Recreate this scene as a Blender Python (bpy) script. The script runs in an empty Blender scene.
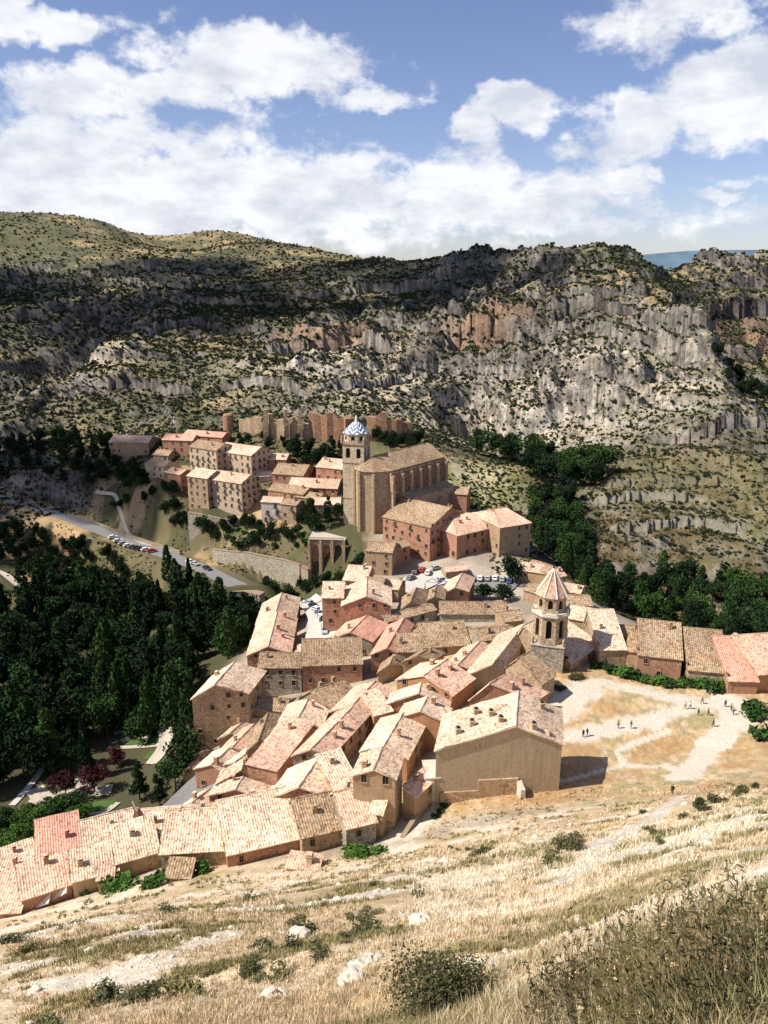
import bpy, bmesh, math, random
import numpy as np
from mathutils import Vector, Matrix
S = bpy.context.scene
C = S.collection
rnd = random.Random(7)
NR = np.random.RandomState(11)

# ------------------------------------------------------------------ camera
F = 800.0; PITCH = math.radians(16.5)
CP, SP = math.cos(PITCH), math.sin(PITCH)
cam = bpy.data.cameras.new('camera'); co = bpy.data.objects.new('camera', cam); C.objects.link(co)
cam.sensor_fit = 'VERTICAL'; cam.sensor_height = 36.0; cam.lens = 36.0*F/1024
cam.clip_start = 0.05; cam.clip_end = 30000
co.location = (0, 0, 0); co.rotation_euler = (math.radians(90)-PITCH, 0, 0)
S.camera = co
S.render.resolution_x = 768; S.render.resolution_y = 1024
S.view_settings.view_transform = 'Standard'; S.view_settings.look = 'None'
S.view_settings.exposure = 0.50; S.view_settings.gamma = 1.0

# ------------------------------------------------------------------ light
SUN = Vector((-0.66, -0.16, 0.78)).normalized()       # direction towards the sun
sl = bpy.data.lights.new('sun', 'SUN'); so = bpy.data.objects.new('sun', sl); C.objects.link(so)
sl.energy = 4.9; sl.angle = math.radians(0.5); sl.color = (1.0, 0.93, 0.82)
so.rotation_euler = SUN.to_track_quat('Z', 'Y').to_euler()

W = bpy.data.worlds.new('World'); S.world = W; W.use_nodes = True
def build_world():
    nt = W.node_tree; N = nt.nodes; L = nt.links; N.clear()
    def mth(op, a, b=None, c=None, clamp=False):
        n = N.new('ShaderNodeMath'); n.operation = op; n.use_clamp = clamp
        for i, v in enumerate((a, b, c)):
            if v is None: continue
            if isinstance(v, (int, float)): n.inputs[i].default_value = v
            else: L.new(v, n.inputs[i])
        return n.outputs[0]
    sky = N.new('ShaderNodeTexSky'); sky.sky_type = 'NISHITA'; sky.sun_disc = False
    sky.sun_elevation = math.asin(SUN.z); sky.sun_rotation = math.atan2(SUN.x, SUN.y)
    sky.altitude = 1200; sky.air_density = 1.0; sky.dust_density = 1.2; sky.ozone_density = 1.6
    tc = N.new('ShaderNodeTexCoord'); G = tc.outputs['Generated']
    sep = N.new('ShaderNodeSeparateXYZ'); L.new(G, sep.inputs[0])
    az = mth('ARCTAN2', sep.outputs[0], sep.outputs[1]); el = mth('ARCSINE', sep.outputs[2])
    # warp
    def noise(scale, detail, rough=0.6, sx=1, sy=1, sz=1, off=0.0):
        m = N.new('ShaderNodeMapping'); m.inputs['Scale'].default_value = (sx, sy, sz); m.inputs['Location'].default_value = (off, off*.7, off*1.3)
        L.new(G, m.inputs[0]); n = N.new('ShaderNodeTexNoise'); n.inputs['Scale'].default_value = scale
        n.inputs['Detail'].default_value = detail; n.inputs['Roughness'].default_value = rough; L.new(m.outputs[0], n.inputs['Vector'])
        return n
    wn = noise(9, 4, .6, off=3.1); ws = N.new('ShaderNodeSeparateColor'); L.new(wn.outputs['Color'], ws.inputs[0])
    azw = mth('ADD', az, mth('MULTIPLY', mth('SUBTRACT', ws.outputs[0], .5), .10))
    elw = mth('ADD', el, mth('MULTIPLY', mth('SUBTRACT', ws.outputs[1], .5), .07))
    # (px, py, half width px, half height px, weight)
    blobs = [(60,175,170,75,1.0),(180,190,160,60,1.0),(300,195,150,55,1.0),(120,95,150,28,.95),(265,62,120,34,1.15),(380,92,60,18,.8),
             (430,195,120,48,1.0),(560,200,100,36,.95),(45,32,75,17,1.05),(5,3,26,10,.9),(515,112,52,22,1.2),(468,130,30,20,1.1),(490,96,18,14,1.0),(555,155,36,16,.75),
             (648,132,60,34,1.2),(625,112,30,28,1.15),(735,95,85,48,1.35),(680,22,95,32,.8),(735,60,50,30,.5),(720,198,20,9,.9),(655,186,20,8,.7),
             (745,182,60,9,.6),(620,222,160,22,.7),(230,238,70,10,1.0),(330,238,260,30,.7),(700,222,120,14,.6),(560,186,40,14,.9)]
    def azel(px, py):
        u = (px-384)/F; v = (512-py)/F
        x, y, z = u, CP+v*SP, -SP+v*CP
        r = math.sqrt(x*x+y*y+z*z)
        return math.atan2(x, y), math.asin(z/r)
    dens = None
    for (px, py, hw, hh, w) in blobs:
        a, e = azel(px, py)
        da = mth('DIVIDE', mth('SUBTRACT', azw, a), hw/F*.95); de = mth('DIVIDE', mth('SUBTRACT', elw, e), hh/F*.95)
        d2 = mth('ADD', mth('MULTIPLY', da, da), mth('MULTIPLY', de, de))
        b = mth('MULTIPLY', mth('EXPONENT', mth('MULTIPLY', d2, -0.9)), w)
        dens = b if dens is None else mth('MAXIMUM', dens, b)
    # clouds over the rest of the sky, outside the picture
    n2 = noise(2.2, 7, .55, sz=2.2, off=1.7)
    far = mth('MULTIPLY', mth('SUBTRACT', n2.outputs['Fac'], .47), 5.0, clamp=True)
    outside = mth('MAXIMUM', mth('MULTIPLY', mth('SUBTRACT', mth('ABSOLUTE', az), .50), 5, clamp=True),
                  mth('MULTIPLY', mth('SUBTRACT', el, .33), 6, clamp=True))
    dens = mth('MAXIMUM', dens, mth('MULTIPLY', mth('MULTIPLY', far, outside), .8))
    n1 = noise(17, 9, .62, sz=1.5)
    n3 = noise(60, 6, .6, sz=1.3, off=5.)
    det = mth('ADD', mth('MULTIPLY', mth('SUBTRACT', n1.outputs['Fac'], .5), 1.35), mth('MULTIPLY', mth('SUBTRACT', n3.outputs['Fac'], .5), .4))
    cov = mth('SUBTRACT', mth('ADD', dens, det), .40)
    alpha = N.new('ShaderNodeMapRange'); alpha.interpolation_type = 'SMOOTHSTEP'; alpha.inputs['From Min'].default_value = 0.0; alpha.inputs['From Max'].default_value = .36
    L.new(cov, alpha.inputs['Value'])
    # thickness shading: the parts of the cloud that face the ground are greyer
    n4 = noise(11, 6, .6, sz=2.2, off=9.)
    sh = N.new('ShaderNodeMapRange'); sh.inputs['From Min'].default_value = .42; sh.inputs['From Max'].default_value = .64
    L.new(n4.outputs['Fac'], sh.inputs['Value'])
    mixc = N.new('ShaderNodeMix'); mixc.data_type = 'RGBA'; L.new(sh.outputs[0], mixc.inputs[0])
    mixc.inputs[6].default_value = (11.6, 11.7, 12.1, 1); mixc.inputs[7].default_value = (7.9, 8.3, 9.4, 1)
    skyb = N.new('ShaderNodeMix'); skyb.data_type = 'RGBA'; skyb.blend_type = 'MULTIPLY'; skyb.inputs[0].default_value = 1
    L.new(sky.outputs[0], skyb.inputs[6]); skyb.inputs[7].default_value = (1.42, 1.32, 1.50, 1)
    mix = N.new('ShaderNodeMix'); mix.data_type = 'RGBA'; L.new(mth('MULTIPLY', alpha.outputs[0], .93), mix.inputs[0])
    L.new(skyb.outputs[2], mix.inputs[6]); L.new(mixc.outputs[2], mix.inputs[7])
    bg = N.new('ShaderNodeBackground'); bg.inputs[1].default_value = 0.062
    L.new(mix.outputs[2], bg.inputs[0])
    out = N.new('ShaderNodeOutputWorld'); L.new(bg.outputs[0], out.inputs[0])
build_world()

# ------------------------------------------------------------------ projection helpers
def rayv(px, py):
    u = (px-384)/F; v = (512-py)/F
    return (u, CP+v*SP, -SP+v*CP)
def at_z(px, py, z):
    a = rayv(px, py); t = z/a[2]; return Vector((a[0]*t, a[1]*t, z))
def at_y(px, py, Y):
    a = rayv(px, py); t = Y/a[1]; return Vector((a[0]*t, Y, a[2]*t))

# ------------------------------------------------------------------ terrain
def hsh(ix, iy, s):
    h = (ix*374761393 + iy*668265263 + s*974634777) & 0xffffffff
    h = ((h ^ (h >> 13))*1274126177) & 0xffffffff
    h = (h ^ (h >> 16)) & 0xffffff
    return h/float(0xffffff)
def vnoise(x, y, s=0):
    x = np.asarray(x, float); y = np.asarray(y, float)
    xi = np.floor(x).astype(np.int64); yi = np.floor(y).astype(np.int64)
    fx = x-xi; fy = y-yi
    fx = fx*fx*fx*(fx*(fx*6-15)+10); fy = fy*fy*fy*(fy*(fy*6-15)+10)
    a = hsh(xi, yi, s); b = hsh(xi+1, yi, s); c = hsh(xi, yi+1, s); d = hsh(xi+1, yi+1, s)
    return (a*(1-fx)+b*fx)*(1-fy)+(c*(1-fx)+d*fx)*fy
def fbm(x, y, o=5, s=0, g=.5):
    v = 0; a = 1; t = 0
    for i in range(o):
        v = v+a*(vnoise(x, y, s+i)-.5); t += a; a *= g; x = x*2.03+11.3; y = y*2.03-7.7
    return v/t*2
def ridged(x, y, o=4, s=0):
    v = 0; a = 1; t = 0
    for i in range(o):
        v = v+a*(1-np.abs(vnoise(x, y, s+i)*2-1)); t += a; a *= .5; x = x*2.1+3.1; y = y*2.1+1.7
    return v/t
def sstep(a, b, x):
    t = np.clip((x-a)/(b-a), 0, 1); return t*t*(3-2*t)

CTY = [ # px, py, Y
 (768,1024,3.2),(690,1024,3.7),(600,1024,4.6),(550,1024,5.6),(480,1024,7),(384,1024,9),(300,1024,10.5),(200,1024,12.5),(100,1024,15),(0,1024,18),
 (0,970,33),(0,940,50),(100,960,28),(100,925,55),(200,955,25),(200,905,58),(300,950,22),(300,900,50),(384,950,18),(384,905,36),(384,868,72),(460,960,13),(460,920,26),(460,880,48),(460,850,78),
 (550,960,9),(550,910,21),(550,870,42),(550,835,75),(620,950,7),(620,900,14),(620,860,32),(620,825,70),(700,960,4.8),(700,905,8.5),(700,865,18),(700,835,38),(700,808,74),
 (768,950,4.2),(768,900,6),(768,855,13),(768,815,40),(768,790,80),(768,768,118),
 (0,498,382),(60,515,367),(110,535,345),(160,553,320),(208,571,294),(-30,490,388),(200,508,326),(235,513,323),(215,545,308),(330,533,292),(345,530,291),(316,533,294),
 # gorge, castle hill and the slopes round the town
 (0,470,405),(0,440,425),(60,470,385),(60,440,420),(150,425,425),(200,415,425),(100,497,368),(150,500,342),(155,479,351),(172,487,345),(290,442,372),(400,442,372),(340,470,345),(250,430,395),
 (250,520,316),(170,515,334),(200,490,348),(240,545,299),(280,550,296),(370,540,284),(440,505,318),(345,520,302),(300,512,312),(268,529,307),(290,531,303),(400,545,283),(440,553,277),(470,560,267),(510,563,264),(530,560,265),(240,470,350),(290,470,350),
 (250,582,288),(290,590,281),(200,592,283),(540,505,335),(530,470,372),(465,468,368),(440,478,345),(490,500,338),
 (480,452,400),(600,520,322),(600,495,345),(660,560,292),(740,600,262),(740,560,285),(740,500,330),(740,440,372),(722,412,385),(765,413,392),(680,445,378),(680,500,335),(640,470,358),(640,540,300),(560,500,345),(560,470,395),
 # far mountain
 (740,400,480),(700,400,450),(640,400,430),(600,430,410),(520,440,425),(520,410,450),(600,380,470),(560,390,460),(460,430,440),(460,400,500),(400,420,430),(340,412,425),(300,405,440),(200,395,470),(100,400,480),(0,405,470),(150,380,510),
 (400,390,480),(660,350,520),(700,350,540),(620,320,560),(560,330,560),(500,360,540),(740,370,620),(768,340,700),(740,320,720),(700,300,740),(768,270,860),(720,262,870),(768,252,900),(690,262,860),
 (660,290,640),(640,272,690),(600,300,620),(600,262,700),(600,249,730),(640,258,720),(540,256,770),(480,258,850),(440,262,930),(400,264,1000),(350,256,1200),(290,246,1300),(215,230,1420),(168,249,1330),(140,239,1320),(260,239,1360),
 (110,225,1330),(50,213,1320),(0,213,1260),(0,260,1000),(0,310,720),(100,260,1020),(100,310,720),(200,280,930),(200,320,680),(300,280,900),(300,320,650),(400,285,830),(400,320,640),(500,285,740),(500,320,600),(300,360,540),(400,350,560),(200,350,580),(100,350,560),(0,355,570),(470,375,540),
]
CTZ = [ # px, py, z
 (600,720,-88),(650,700,-88),(745,695,-88),(600,760,-87.5),(560,690,-88),(700,740,-88),(650,770,-87),(640,672,-89),(760,680,-88),(560,785,-86),(500,800,-85),(440,815,-86.5),(430,780,-88),
 (384,842,-87),(330,855,-88),(240,864,-90),(160,878,-92),(60,905,-96),(0,915,-98),
 (300,800,-93),(200,820,-102),(120,830,-110),(60,830,-114),(0,830,-116),(100,790,-118),(60,760,-118.5),(150,740,-118),(180,790,-112),(200,765,-108),(250,760,-101),(300,750,-98),(350,740,-95),(400,740,-92),(450,720,-90),
 (300,680,-102),(350,660,-100),(420,660,-96),(480,640,-93),(230,720,-105),(222,695,-108),(190,705,-114),(270,650,-106),(238,640,-117),(310,640,-101),(325,600,-102),(360,600,-98),(400,600,-98),(430,575,-100),(490,580,-100.5),(500,620,-96),
 (560,640,-90),(600,660,-89),(580,600,-101),(530,560,-102),(640,650,-90),(690,650,-90),(740,660,-90),(640,622,-113),(720,630,-113),(600,590,-112),(680,600,-113),(768,625,-114),
 (50,700,-122),(100,620,-126),(0,640,-122),(0,580,-118),(60,590,-124),(150,605,-121),(190,612,-119),(200,650,-119),(170,700,-116),(0,700,-121),(0,770,-119),
 (30,550,-120),(455,575,-100),(405,560,-99),
]
cp = [(0, 0, -1.65), (2, 0.5, -2.7), (-3, 0.5, -3.6), (-8, 0, -8)]
for (px, py, Y) in CTY: cp.append(tuple(at_y(px, py, Y)))
for (px, py, z) in CTZ: cp.append(tuple(at_z(px, py, z)))
for (px, py, Y, dz) in [(0,213,1500,-30),(50,213,1600,-30),(110,225,1600,-40),(170,244,1600,-30),(230,236,1650,-30),(290,246,1600,-40),(350,256,1500,-40),(400,264,1300,-40),(480,258,1100,-40),(540,256,1000,-50),
                        (600,249,950,-60),(640,262,900,-60),(690,262,1050,-50),(768,252,1100,-40),(0,213,2200,-90),(200,238,2300,-80),(400,264,2000,-80),(600,249,1600,-110),(768,252,1800,-100)]:
    p = at_y(px, py, Y); cp.append((p.x, p.y, p.z+dz))
cp = np.array(cp)
def wc(x, y):
    r = np.hypot(x, y); th = np.arctan2(x, np.maximum(y, 1e-3)+0*r)
    th = np.clip(th, -.56, .56)
    return th, np.log(r+8.)
def _k(r2): return 0.5*r2*np.log(r2+1e-12)
_ct, _cl = wc(cp[:, 0], cp[:, 1]); _n = len(cp)
_A = np.zeros((_n+3, _n+3))
_A[:_n, :_n] = _k((_ct[:, None]-_ct[None])**2+(_cl[:, None]-_cl[None])**2)+np.eye(_n)*2e-4
_A[:_n, _n] = 1; _A[:_n, _n+1] = _ct; _A[:_n, _n+2] = _cl; _A[_n:, :_n] = _A[:_n, _n:].T
_w = np.linalg.solve(_A, np.concatenate([cp[:, 2], np.zeros(3)]))
def base_h(x, y):
    x = np.asarray(x, float); y = np.asarray(y, float); sh = x.shape
    t, l = wc(x.ravel(), y.ravel()); out = np.zeros(len(t))
    for i in range(0, len(t), 60000):
        a = t[i:i+60000]; b = l[i:i+60000]
        out[i:i+60000] = _k((a[:, None]-_ct[None])**2+(b[:, None]-_cl[None])**2)@_w[:_n]+_w[_n]+_w[_n+1]*a+_w[_n+2]*b
    return out.reshape(sh)
def gauss(x, y, c, sx, sy, ang=0):
    dx = x-c[0]; dy = y-c[1]; ca, sa = math.cos(ang), math.sin(ang)
    u = dx*ca+dy*sa; v = -dx*sa+dy*ca
    return np.exp(-(u/sx)**2-(v/sy)**2)
# recesses and gorges in the far cliffs: px, py, Y, half width, half depth, depth in metres
PITS = [(66,345,590,26,50,62),(735,372,600,24,60,58),(468,412,470,12,26,34),(692,372,520,15,40,-30),(430,395,500,30,16,-8),(20,350,600,22,40,14),(110,360,560,18,22,-10),(590,385,480,12,20,-7),(545,400,470,8,18,-6),(640,330,590,10,30,-12)]
PITW = [(at_y(a, b, Y), w, d, h) for (a, b, Y, w, d, h) in PITS]
ROADPX = [(-60,481,392),(0,498,382),(30,506,375),(60,515,365),(85,525,356),(110,535,345),(135,545,333),(160,553,320),(185,562,307),(208,571,294),(225,580,284),(243,588,275),(262,594,268)]
RP = [at_y(*q) for q in ROADPX]
def road_blend(x, y, z):
    m = (np.hypot(x, y) > 280) & (x < -40) & (np.hypot(x, y) < 450)
    if not m.any(): return z
    xs, ys = x[m], y[m]; best = np.full(xs.shape, 1e9); zb = np.zeros(xs.shape)
    for a, b in zip(RP[:-1], RP[1:]):
        dx, dy = b.x-a.x, b.y-a.y; t = np.clip(((xs-a.x)*dx+(ys-a.y)*dy)/(dx*dx+dy*dy), 0, 1); d = np.hypot(xs-a.x-t*dx, ys-a.y-t*dy)
        k = d < best; best[k] = d[k]; zb[k] = (a.z+(b.z-a.z)*t)[k]
    w = sstep(6.5, 15, best); z = z.copy(); z[m] = zb*(1-w)+z[m]*w; return z
BANDS = [([(436,345),(455,340),(475,337),(495,337),(515,341),(534,349)], 9), ([(258,358),(285,350),(315,344),(345,343),(372,347),(396,355)], 9), ([(400,324),(430,318),(470,319),(505,324)], 6), ([(325,296),(370,289),(410,287),(460,292),(500,290)], 8), ([(440,278),(500,274),(560,273),(620,271)], 5),
 ([(205,394),(245,388),(280,390),(312,396)], 5), ([(322,392),(365,384),(400,382),(440,388)], 6), ([(85,392),(125,385),(160,388),(200,396)], 5), ([(685,322),(715,311),(745,309),(790,314)], 12), ([(140,332),(190,325),(230,327),(275,335)], 6), ([(-10,325),(25,316),(60,320)], 9), ([(535,322),(575,314),(610,316),(645,324)], 7), ([(520,302),(560,297),(610,296),(650,300)], 7),
 ([(590,474),(640,464),(690,463),(760,469)], 2.0), ([(580,507),(640,494),(700,496),(775,500)], 1.6), ([(610,531),(680,523),(775,529)], 1.6), ([(590,490),(650,479),(720,481),(775,485)], 1.5), ([(640,447),(675,440),(705,430),(735,422),(775,426)], 3.5), ([(560,420),(610,408),(660,402),(700,404)], 4), ([(100,312),(160,303),(230,302),(300,306)], 5), ([(20,270),(90,262),(170,268)], 4)]
_B = []
def band_offset(x, y, z):
    r = np.hypot(x, y); th = np.arctan2(x, np.maximum(y, 1e-3)); m = (r > 270) & (r < 1300) & (np.abs(th) < .6)
    if not m.any(): return z
    z = z.copy(); rm, tm, xm, ym = r[m], th[m], x[m], y[m]; w1 = fbm(xm/16, ym/16, 4, 900)*9+fbm(xm/4, ym/4, 3, 905)*1.0; w2 = .7+.9*vnoise(xm/14, ym/14, 910)
    for (tt, rl, A) in _B:
        k = sstep(tt[0]-.01, tt[0]+.03, tm)*(1-sstep(tt[-1]-.03, tt[-1]+.01, tm))
        if not k.any(): continue
        s_ = rm-np.interp(tm, tt, rl)+w1*min(1, A/5); L1 = 10+A*2.6
        f = np.where(s_ > 0, np.exp(-np.abs(s_)/L1)*.55, -np.exp(-np.abs(s_)/(L1*.8))*.45)
        z[m] += A*w2*k*f
    return z
TERR = [(213,549,306),(228,551,302),(245,552,298),(265,556,294),(285,560,289),(300,565,285),(309,566,283.5),(344,566,283)]
_tt = [math.atan2(at_y(*q).x, q[2]) for q in TERR]; _tr = [math.hypot(at_y(*q).x, q[2]) for q in TERR]
def terrace_cut(x, y, z):
    r = np.hypot(x, y); th = np.arctan2(x, np.maximum(y, 1e-3)); m = (r > 250) & (r < 330) & (th > _tt[0]-.03) & (th < _tt[-1]+.02)
    if not m.any(): return z
    z = z.copy(); s_ = r[m]-np.interp(th[m], _tt, _tr); k = sstep(_tt[0]-.015, _tt[0]+.01, th[m])*(1-sstep(_tt[-1], _tt[-1]+.015, th[m]))
    z[m] -= 7.5*k*np.where(s_ < 0, np.exp(s_/14), 1-sstep(0, .9, s_)); return z
def H(x, y):
    """ground height, with relief"""
    x = np.asarray(x, float); y = np.asarray(y, float)
    z = base_h(x, y)
    r = np.hypot(x, y); th = np.arctan2(x, np.maximum(y, 1e-3))
    mtn = sstep(395, 450, r)*(1-.85*sstep(900, 1150, r))
    # castle side stays soft
    for (p, w, d, h) in PITW:
        g = gauss(x, y, (p.x, p.y), w, d); z = z-h*g*1.0
    rocky = sstep(-.25, .25, fbm(x/120, y/120, 3, 40))
    wz = fbm(x/60, y/60, 3, 50)*14
    hh = 17.0
    q = (z+wz)/hh; fq = q-np.floor(q); tz = (np.floor(q)+sstep(.34, .62, fq))*hh-wz
    z = z+(tz-z)*mtn*(.35+.65*rocky)*.92
    hh = 6.0
    q = (z+wz*.6)/hh; fq = q-np.floor(q); tz = (np.floor(q)+sstep(.3, .7, fq))*hh-wz*.6
    z = z+(tz-z)*mtn*.6*sstep(-.3, .3, fbm(x/35, y/35, 3, 44))
    z = terrace_cut(x, y, band_offset(x, y, z))
    z = z+mtn*((ridged(x/34, y/60, 4, 20)-.5)*15*(.3+rocky*.7)+fbm(x/11, y/11, 4, 25)*5.2*(.4+.6*rocky)+fbm(x/4.0, y/4.0, 4, 31)*2.6*(.4+.6*rocky))
    farsoft = sstep(900, 1150, r)
    z = z+farsoft*(fbm(x/90, y/90, 4, 61)*7)
    # brown terraced slope right of the town, gorge walls
    rs = sstep(.13, .2, th)*sstep(268, 290, r)*(1-sstep(395, 450, r))
    q = (z+fbm(x/30, y/30, 3, 70)*3)/4.2; fq = q-np.floor(q)
    tz = (np.floor(q)+sstep(.3, .62, fq))*4.2-fbm(x/30, y/30, 3, 70)*3
    z = z+(tz-z)*rs*.8+rs*fbm(x/5, y/5, 4, 71)*1.3
    ls = (1-sstep(-.1, -.06, th))*sstep(325, 345, r)*(1-sstep(420, 450, r))
    z = z+ls*fbm(x/14, y/14, 4, 75)*1.0
    # foreground slope
    fg = (1-sstep(80, 108, r))
    z = z+fg*sstep(0, 10, r)*(fbm(x/7, y/7, 4, 80)*.8+fbm(x/1.6, y/1.6, 3, 83)*.16*(1-.4*sstep(20, 60, r)))
    esp = sstep(.02, .1, th)*sstep(112, 120, r)*(1-sstep(170, 190, r))
    z = z+esp*fbm(x/6, y/6, 3, 88)*.25
    return road_blend(x, y, z)
def hz(x, y): return float(H(np.array([x]), np.array([y]))[0])
_ts = np.exp(np.linspace(math.log(2.0), math.log(2500), 420))
def ground(px, py, smooth=True):
    """first hit of the pixel's ray with the terrain"""
    d = rayv(px, py); d = np.array(d)/d[1]
    f = base_h if smooth else H
    g = f(d[0]*_ts, _ts); dz = d[2]*_ts-g
    k = np.where(dz < 0)[0]
    if len(k) == 0: return None
    k = k[0]
    if k == 0: return Vector((d[0]*_ts[0], _ts[0], g[0]))
    a, b = dz[k-1], -dz[k]; Y = _ts[k-1]+(_ts[k]-_ts[k-1])*a/(a+b+1e-9)
    return Vector((d[0]*Y, Y, float(f(np.array([d[0]*Y]), np.array([Y]))[0])))

for pp, A in BANDS:
    q = [ground(*a) for a in pp]; _B.append(([math.atan2(v.x, v.y) for v in q], [math.hypot(v.x, v.y) for v in q], A*1.15))
# ------------------------------------------------------------------ mesh helpers
def mesh_np(name, verts, faces, mats=(), smooth=False, uv=None, mat_idx=None):
    """faces: (n,3) or (n,4) array"""
    me = bpy.data.meshes.new(name); verts = np.asarray(verts, np.float32); faces = np.asarray(faces, np.int32)
    me.vertices.add(len(verts)); me.vertices.foreach_set('co', verts.ravel())
    k = faces.shape[1]; me.loops.add(faces.size); me.loops.foreach_set('vertex_index', faces.ravel())
    me.polygons.add(len(faces)); me.polygons.foreach_set('loop_start', np.arange(0, faces.size, k, dtype=np.int32))
    me.polygons.foreach_set('loop_total', np.full(len(faces), k, np.int32))
    for m in mats: me.materials.append(m)
    if mat_idx is not None: me.polygons.foreach_set('material_index', np.asarray(mat_idx, np.int32))
    me.polygons.foreach_set('use_smooth', np.full(len(faces), smooth))
    if uv is not None:
        l = me.uv_layers.new(name='UVMap'); l.data.foreach_set('uv', np.asarray(uv, np.float32)[faces.ravel()].ravel())
    me.update(calc_edges=True); me.validate()
    return me
def link(name, me, parent=None, mat=None):
    o = bpy.data.objects.new(name, me); C.objects.link(o)
    if parent is not None: o.parent = parent
    if mat is not None and me is not None and len(me.materials) == 0: me.materials.append(mat)
    return o
def empty(name, loc, rz=0):
    o = bpy.data.objects.new(name, None); C.objects.link(o); o.location = loc; o.rotation_euler = (0, 0, rz); o.empty_display_size = .5
    return o
def tag(o, label=None, cat=None, group=None, kind=None):
    if label: o['label'] = label
    if cat: o['category'] = cat
    if group: o['group'] = group
    if kind: o['kind'] = kind
    return o
class MB:
    """collects polygons"""
    def __init__(s): s.v = []; s.f = []; s.uv = []; s.mi = []
    def poly(s, pts, uvs=None, mi=0):
        b = len(s.v); s.v += [tuple(p) for p in pts]; s.f.append(list(range(b, b+len(pts)))); s.uv += list(uvs) if uvs else [(p[0], p[2]) for p in pts]; s.mi.append(mi)
    def box(s, c, sx, sy, sz, rz=0, mi=0, taper=1.0):
        ca, sa = math.cos(rz), math.sin(rz); P = []
        for k, t in ((0, 1), (1, taper)):
            for (a, b) in ((-1, -1), (1, -1), (1, 1), (-1, 1)):
                x = a*sx/2*t; y = b*sy/2*t; P.append((c[0]+x*ca-y*sa, c[1]+x*sa+y*ca, c[2]+(sz if k else 0)))
        for q in ((0,3,2,1),(4,5,6,7),(0,1,5,4),(1,2,6,5),(2,3,7,6),(3,0,4,7)): s.poly([P[i] for i in q], mi=mi)
    def prism(s, base, z0, z1, mi=0, cap=True):
        n = len(base)
        for i in range(n):
            a, b = base[i], base[(i+1) % n]; s.poly([(a[0], a[1], z0), (b[0], b[1], z0), (b[0], b[1], z1), (a[0], a[1], z1)], mi=mi)
        if cap: s.poly([(p[0], p[1], z1) for p in base], mi=mi); s.poly([(p[0], p[1], z0) for p in reversed(base)], mi=mi)
    def tube(s, p, q, r0, r1, n=7, mi=0, cap=True):
        p = Vector(p); q = Vector(q); d = (q-p).normalized(); a = d.orthogonal().normalized(); b = d.cross(a)
        A = [p+(a*math.cos(t)+b*math.sin(t))*r0 for t in [i*2*math.pi/n for i in range(n)]]
        B = [q+(a*math.cos(t)+b*math.sin(t))*r1 for t in [i*2*math.pi/n for i in range(n)]]
        for i in range(n): j = (i+1) % n; s.poly([A[i], A[j], B[j], B[i]], mi=mi)
        if cap: s.poly(list(reversed(A)), mi=mi); s.poly(B, mi=mi)
    def mesh(s, name, mats, off=(0, 0, 0), smooth=False, weld=False):
        me = bpy.data.meshes.new(name); me.from_pydata([(v[0]-off[0], v[1]-off[1], v[2]-off[2]) for v in s.v], [], s.f)
        for m in (mats if isinstance(mats, (list, tuple)) else [mats]): me.materials.append(m)
        me.polygons.foreach_set('material_index', s.mi)
        l = me.uv_layers.new(name='UVMap'); idx = [i for f in s.f for i in f]
        l.data.foreach_set('uv', [c for i in idx for c in s.uv[i]])
        if weld:
            bm = bmesh.new(); bm.from_mesh(me); bmesh.ops.remove_doubles(bm, verts=bm.verts, dist=.001); bm.to_mesh(me); bm.free()
        if smooth: me.polygons.foreach_set('use_smooth', [True]*len(me.polygons))
        me.update(); return me
    def build(s, name, mats, parent=None, off=(0, 0, 0), smooth=False, weld=False):
        return link(name, s.mesh(name, mats, off, smooth, weld), parent)

# ------------------------------------------------------------------ materials
def newmat(name, rough=.9):
    m = bpy.data.materials.new(name); m.use_nodes = True; nt = m.node_tree; b = nt.nodes['Principled BSDF']
    b.inputs['Roughness'].default_value = rough; b.inputs['Specular IOR Level'].default_value = .25
    return m, nt, b
def nz(nt, scale, detail=5, rough=.6, coord='Object', vec=None, dist=0):
    n = nt.nodes.new('ShaderNodeTexNoise'); n.inputs['Scale'].default_value = scale; n.inputs['Detail'].default_value = detail; n.inputs['Roughness'].default_value = rough
    n.inputs['Distortion'].default_value = dist
    if vec is None:
        t = nt.nodes.new('ShaderNodeTexCoord'); vec = t.outputs[coord]
    nt.links.new(vec, n.inputs['Vector']); return n.outputs['Fac']
def ramp(nt, fac, stops):
    r = nt.nodes.new('ShaderNodeValToRGB'); e = r.color_ramp.elements
    while len(e) < len(stops): e.new(.5)
    for i, (p, c) in enumerate(stops): e[i].position = p; e[i].color = (*c, 1)
    nt.links.new(fac, r.inputs[0]); return r.outputs[0]
def mixc(nt, fac, a, b, mode='MIX'):
    m = nt.nodes.new('ShaderNodeMix'); m.data_type = 'RGBA'; m.blend_type = mode
    for s_, v in ((0, fac), (6, a), (7, b)):
        if isinstance(v, (int, float)): m.inputs[s_].default_value = v
        elif isinstance(v, tuple): m.inputs[s_].default_value = (*v, 1)
        else: nt.links.new(v, m.inputs[s_])
    return m.outputs[2]
def math_(nt, op, a, b=None, clamp=False):
    n = nt.nodes.new('ShaderNodeMath'); n.operation = op; n.use_clamp = clamp
    for i, v in enumerate((a, b)):
        if v is None: continue
        if isinstance(v, (int, float)): n.inputs[i].default_value = v
        else: nt.links.new(v, n.inputs[i])
    return n.outputs[0]
def mrange(nt, v, a, b, c=0, d=1):
    n = nt.nodes.new('ShaderNodeMapRange'); nt.links.new(v, n.inputs[0])
    for i, q in enumerate((a, b, c, d)): n.inputs[i+1].default_value = q
    return n.outputs[0]
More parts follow.
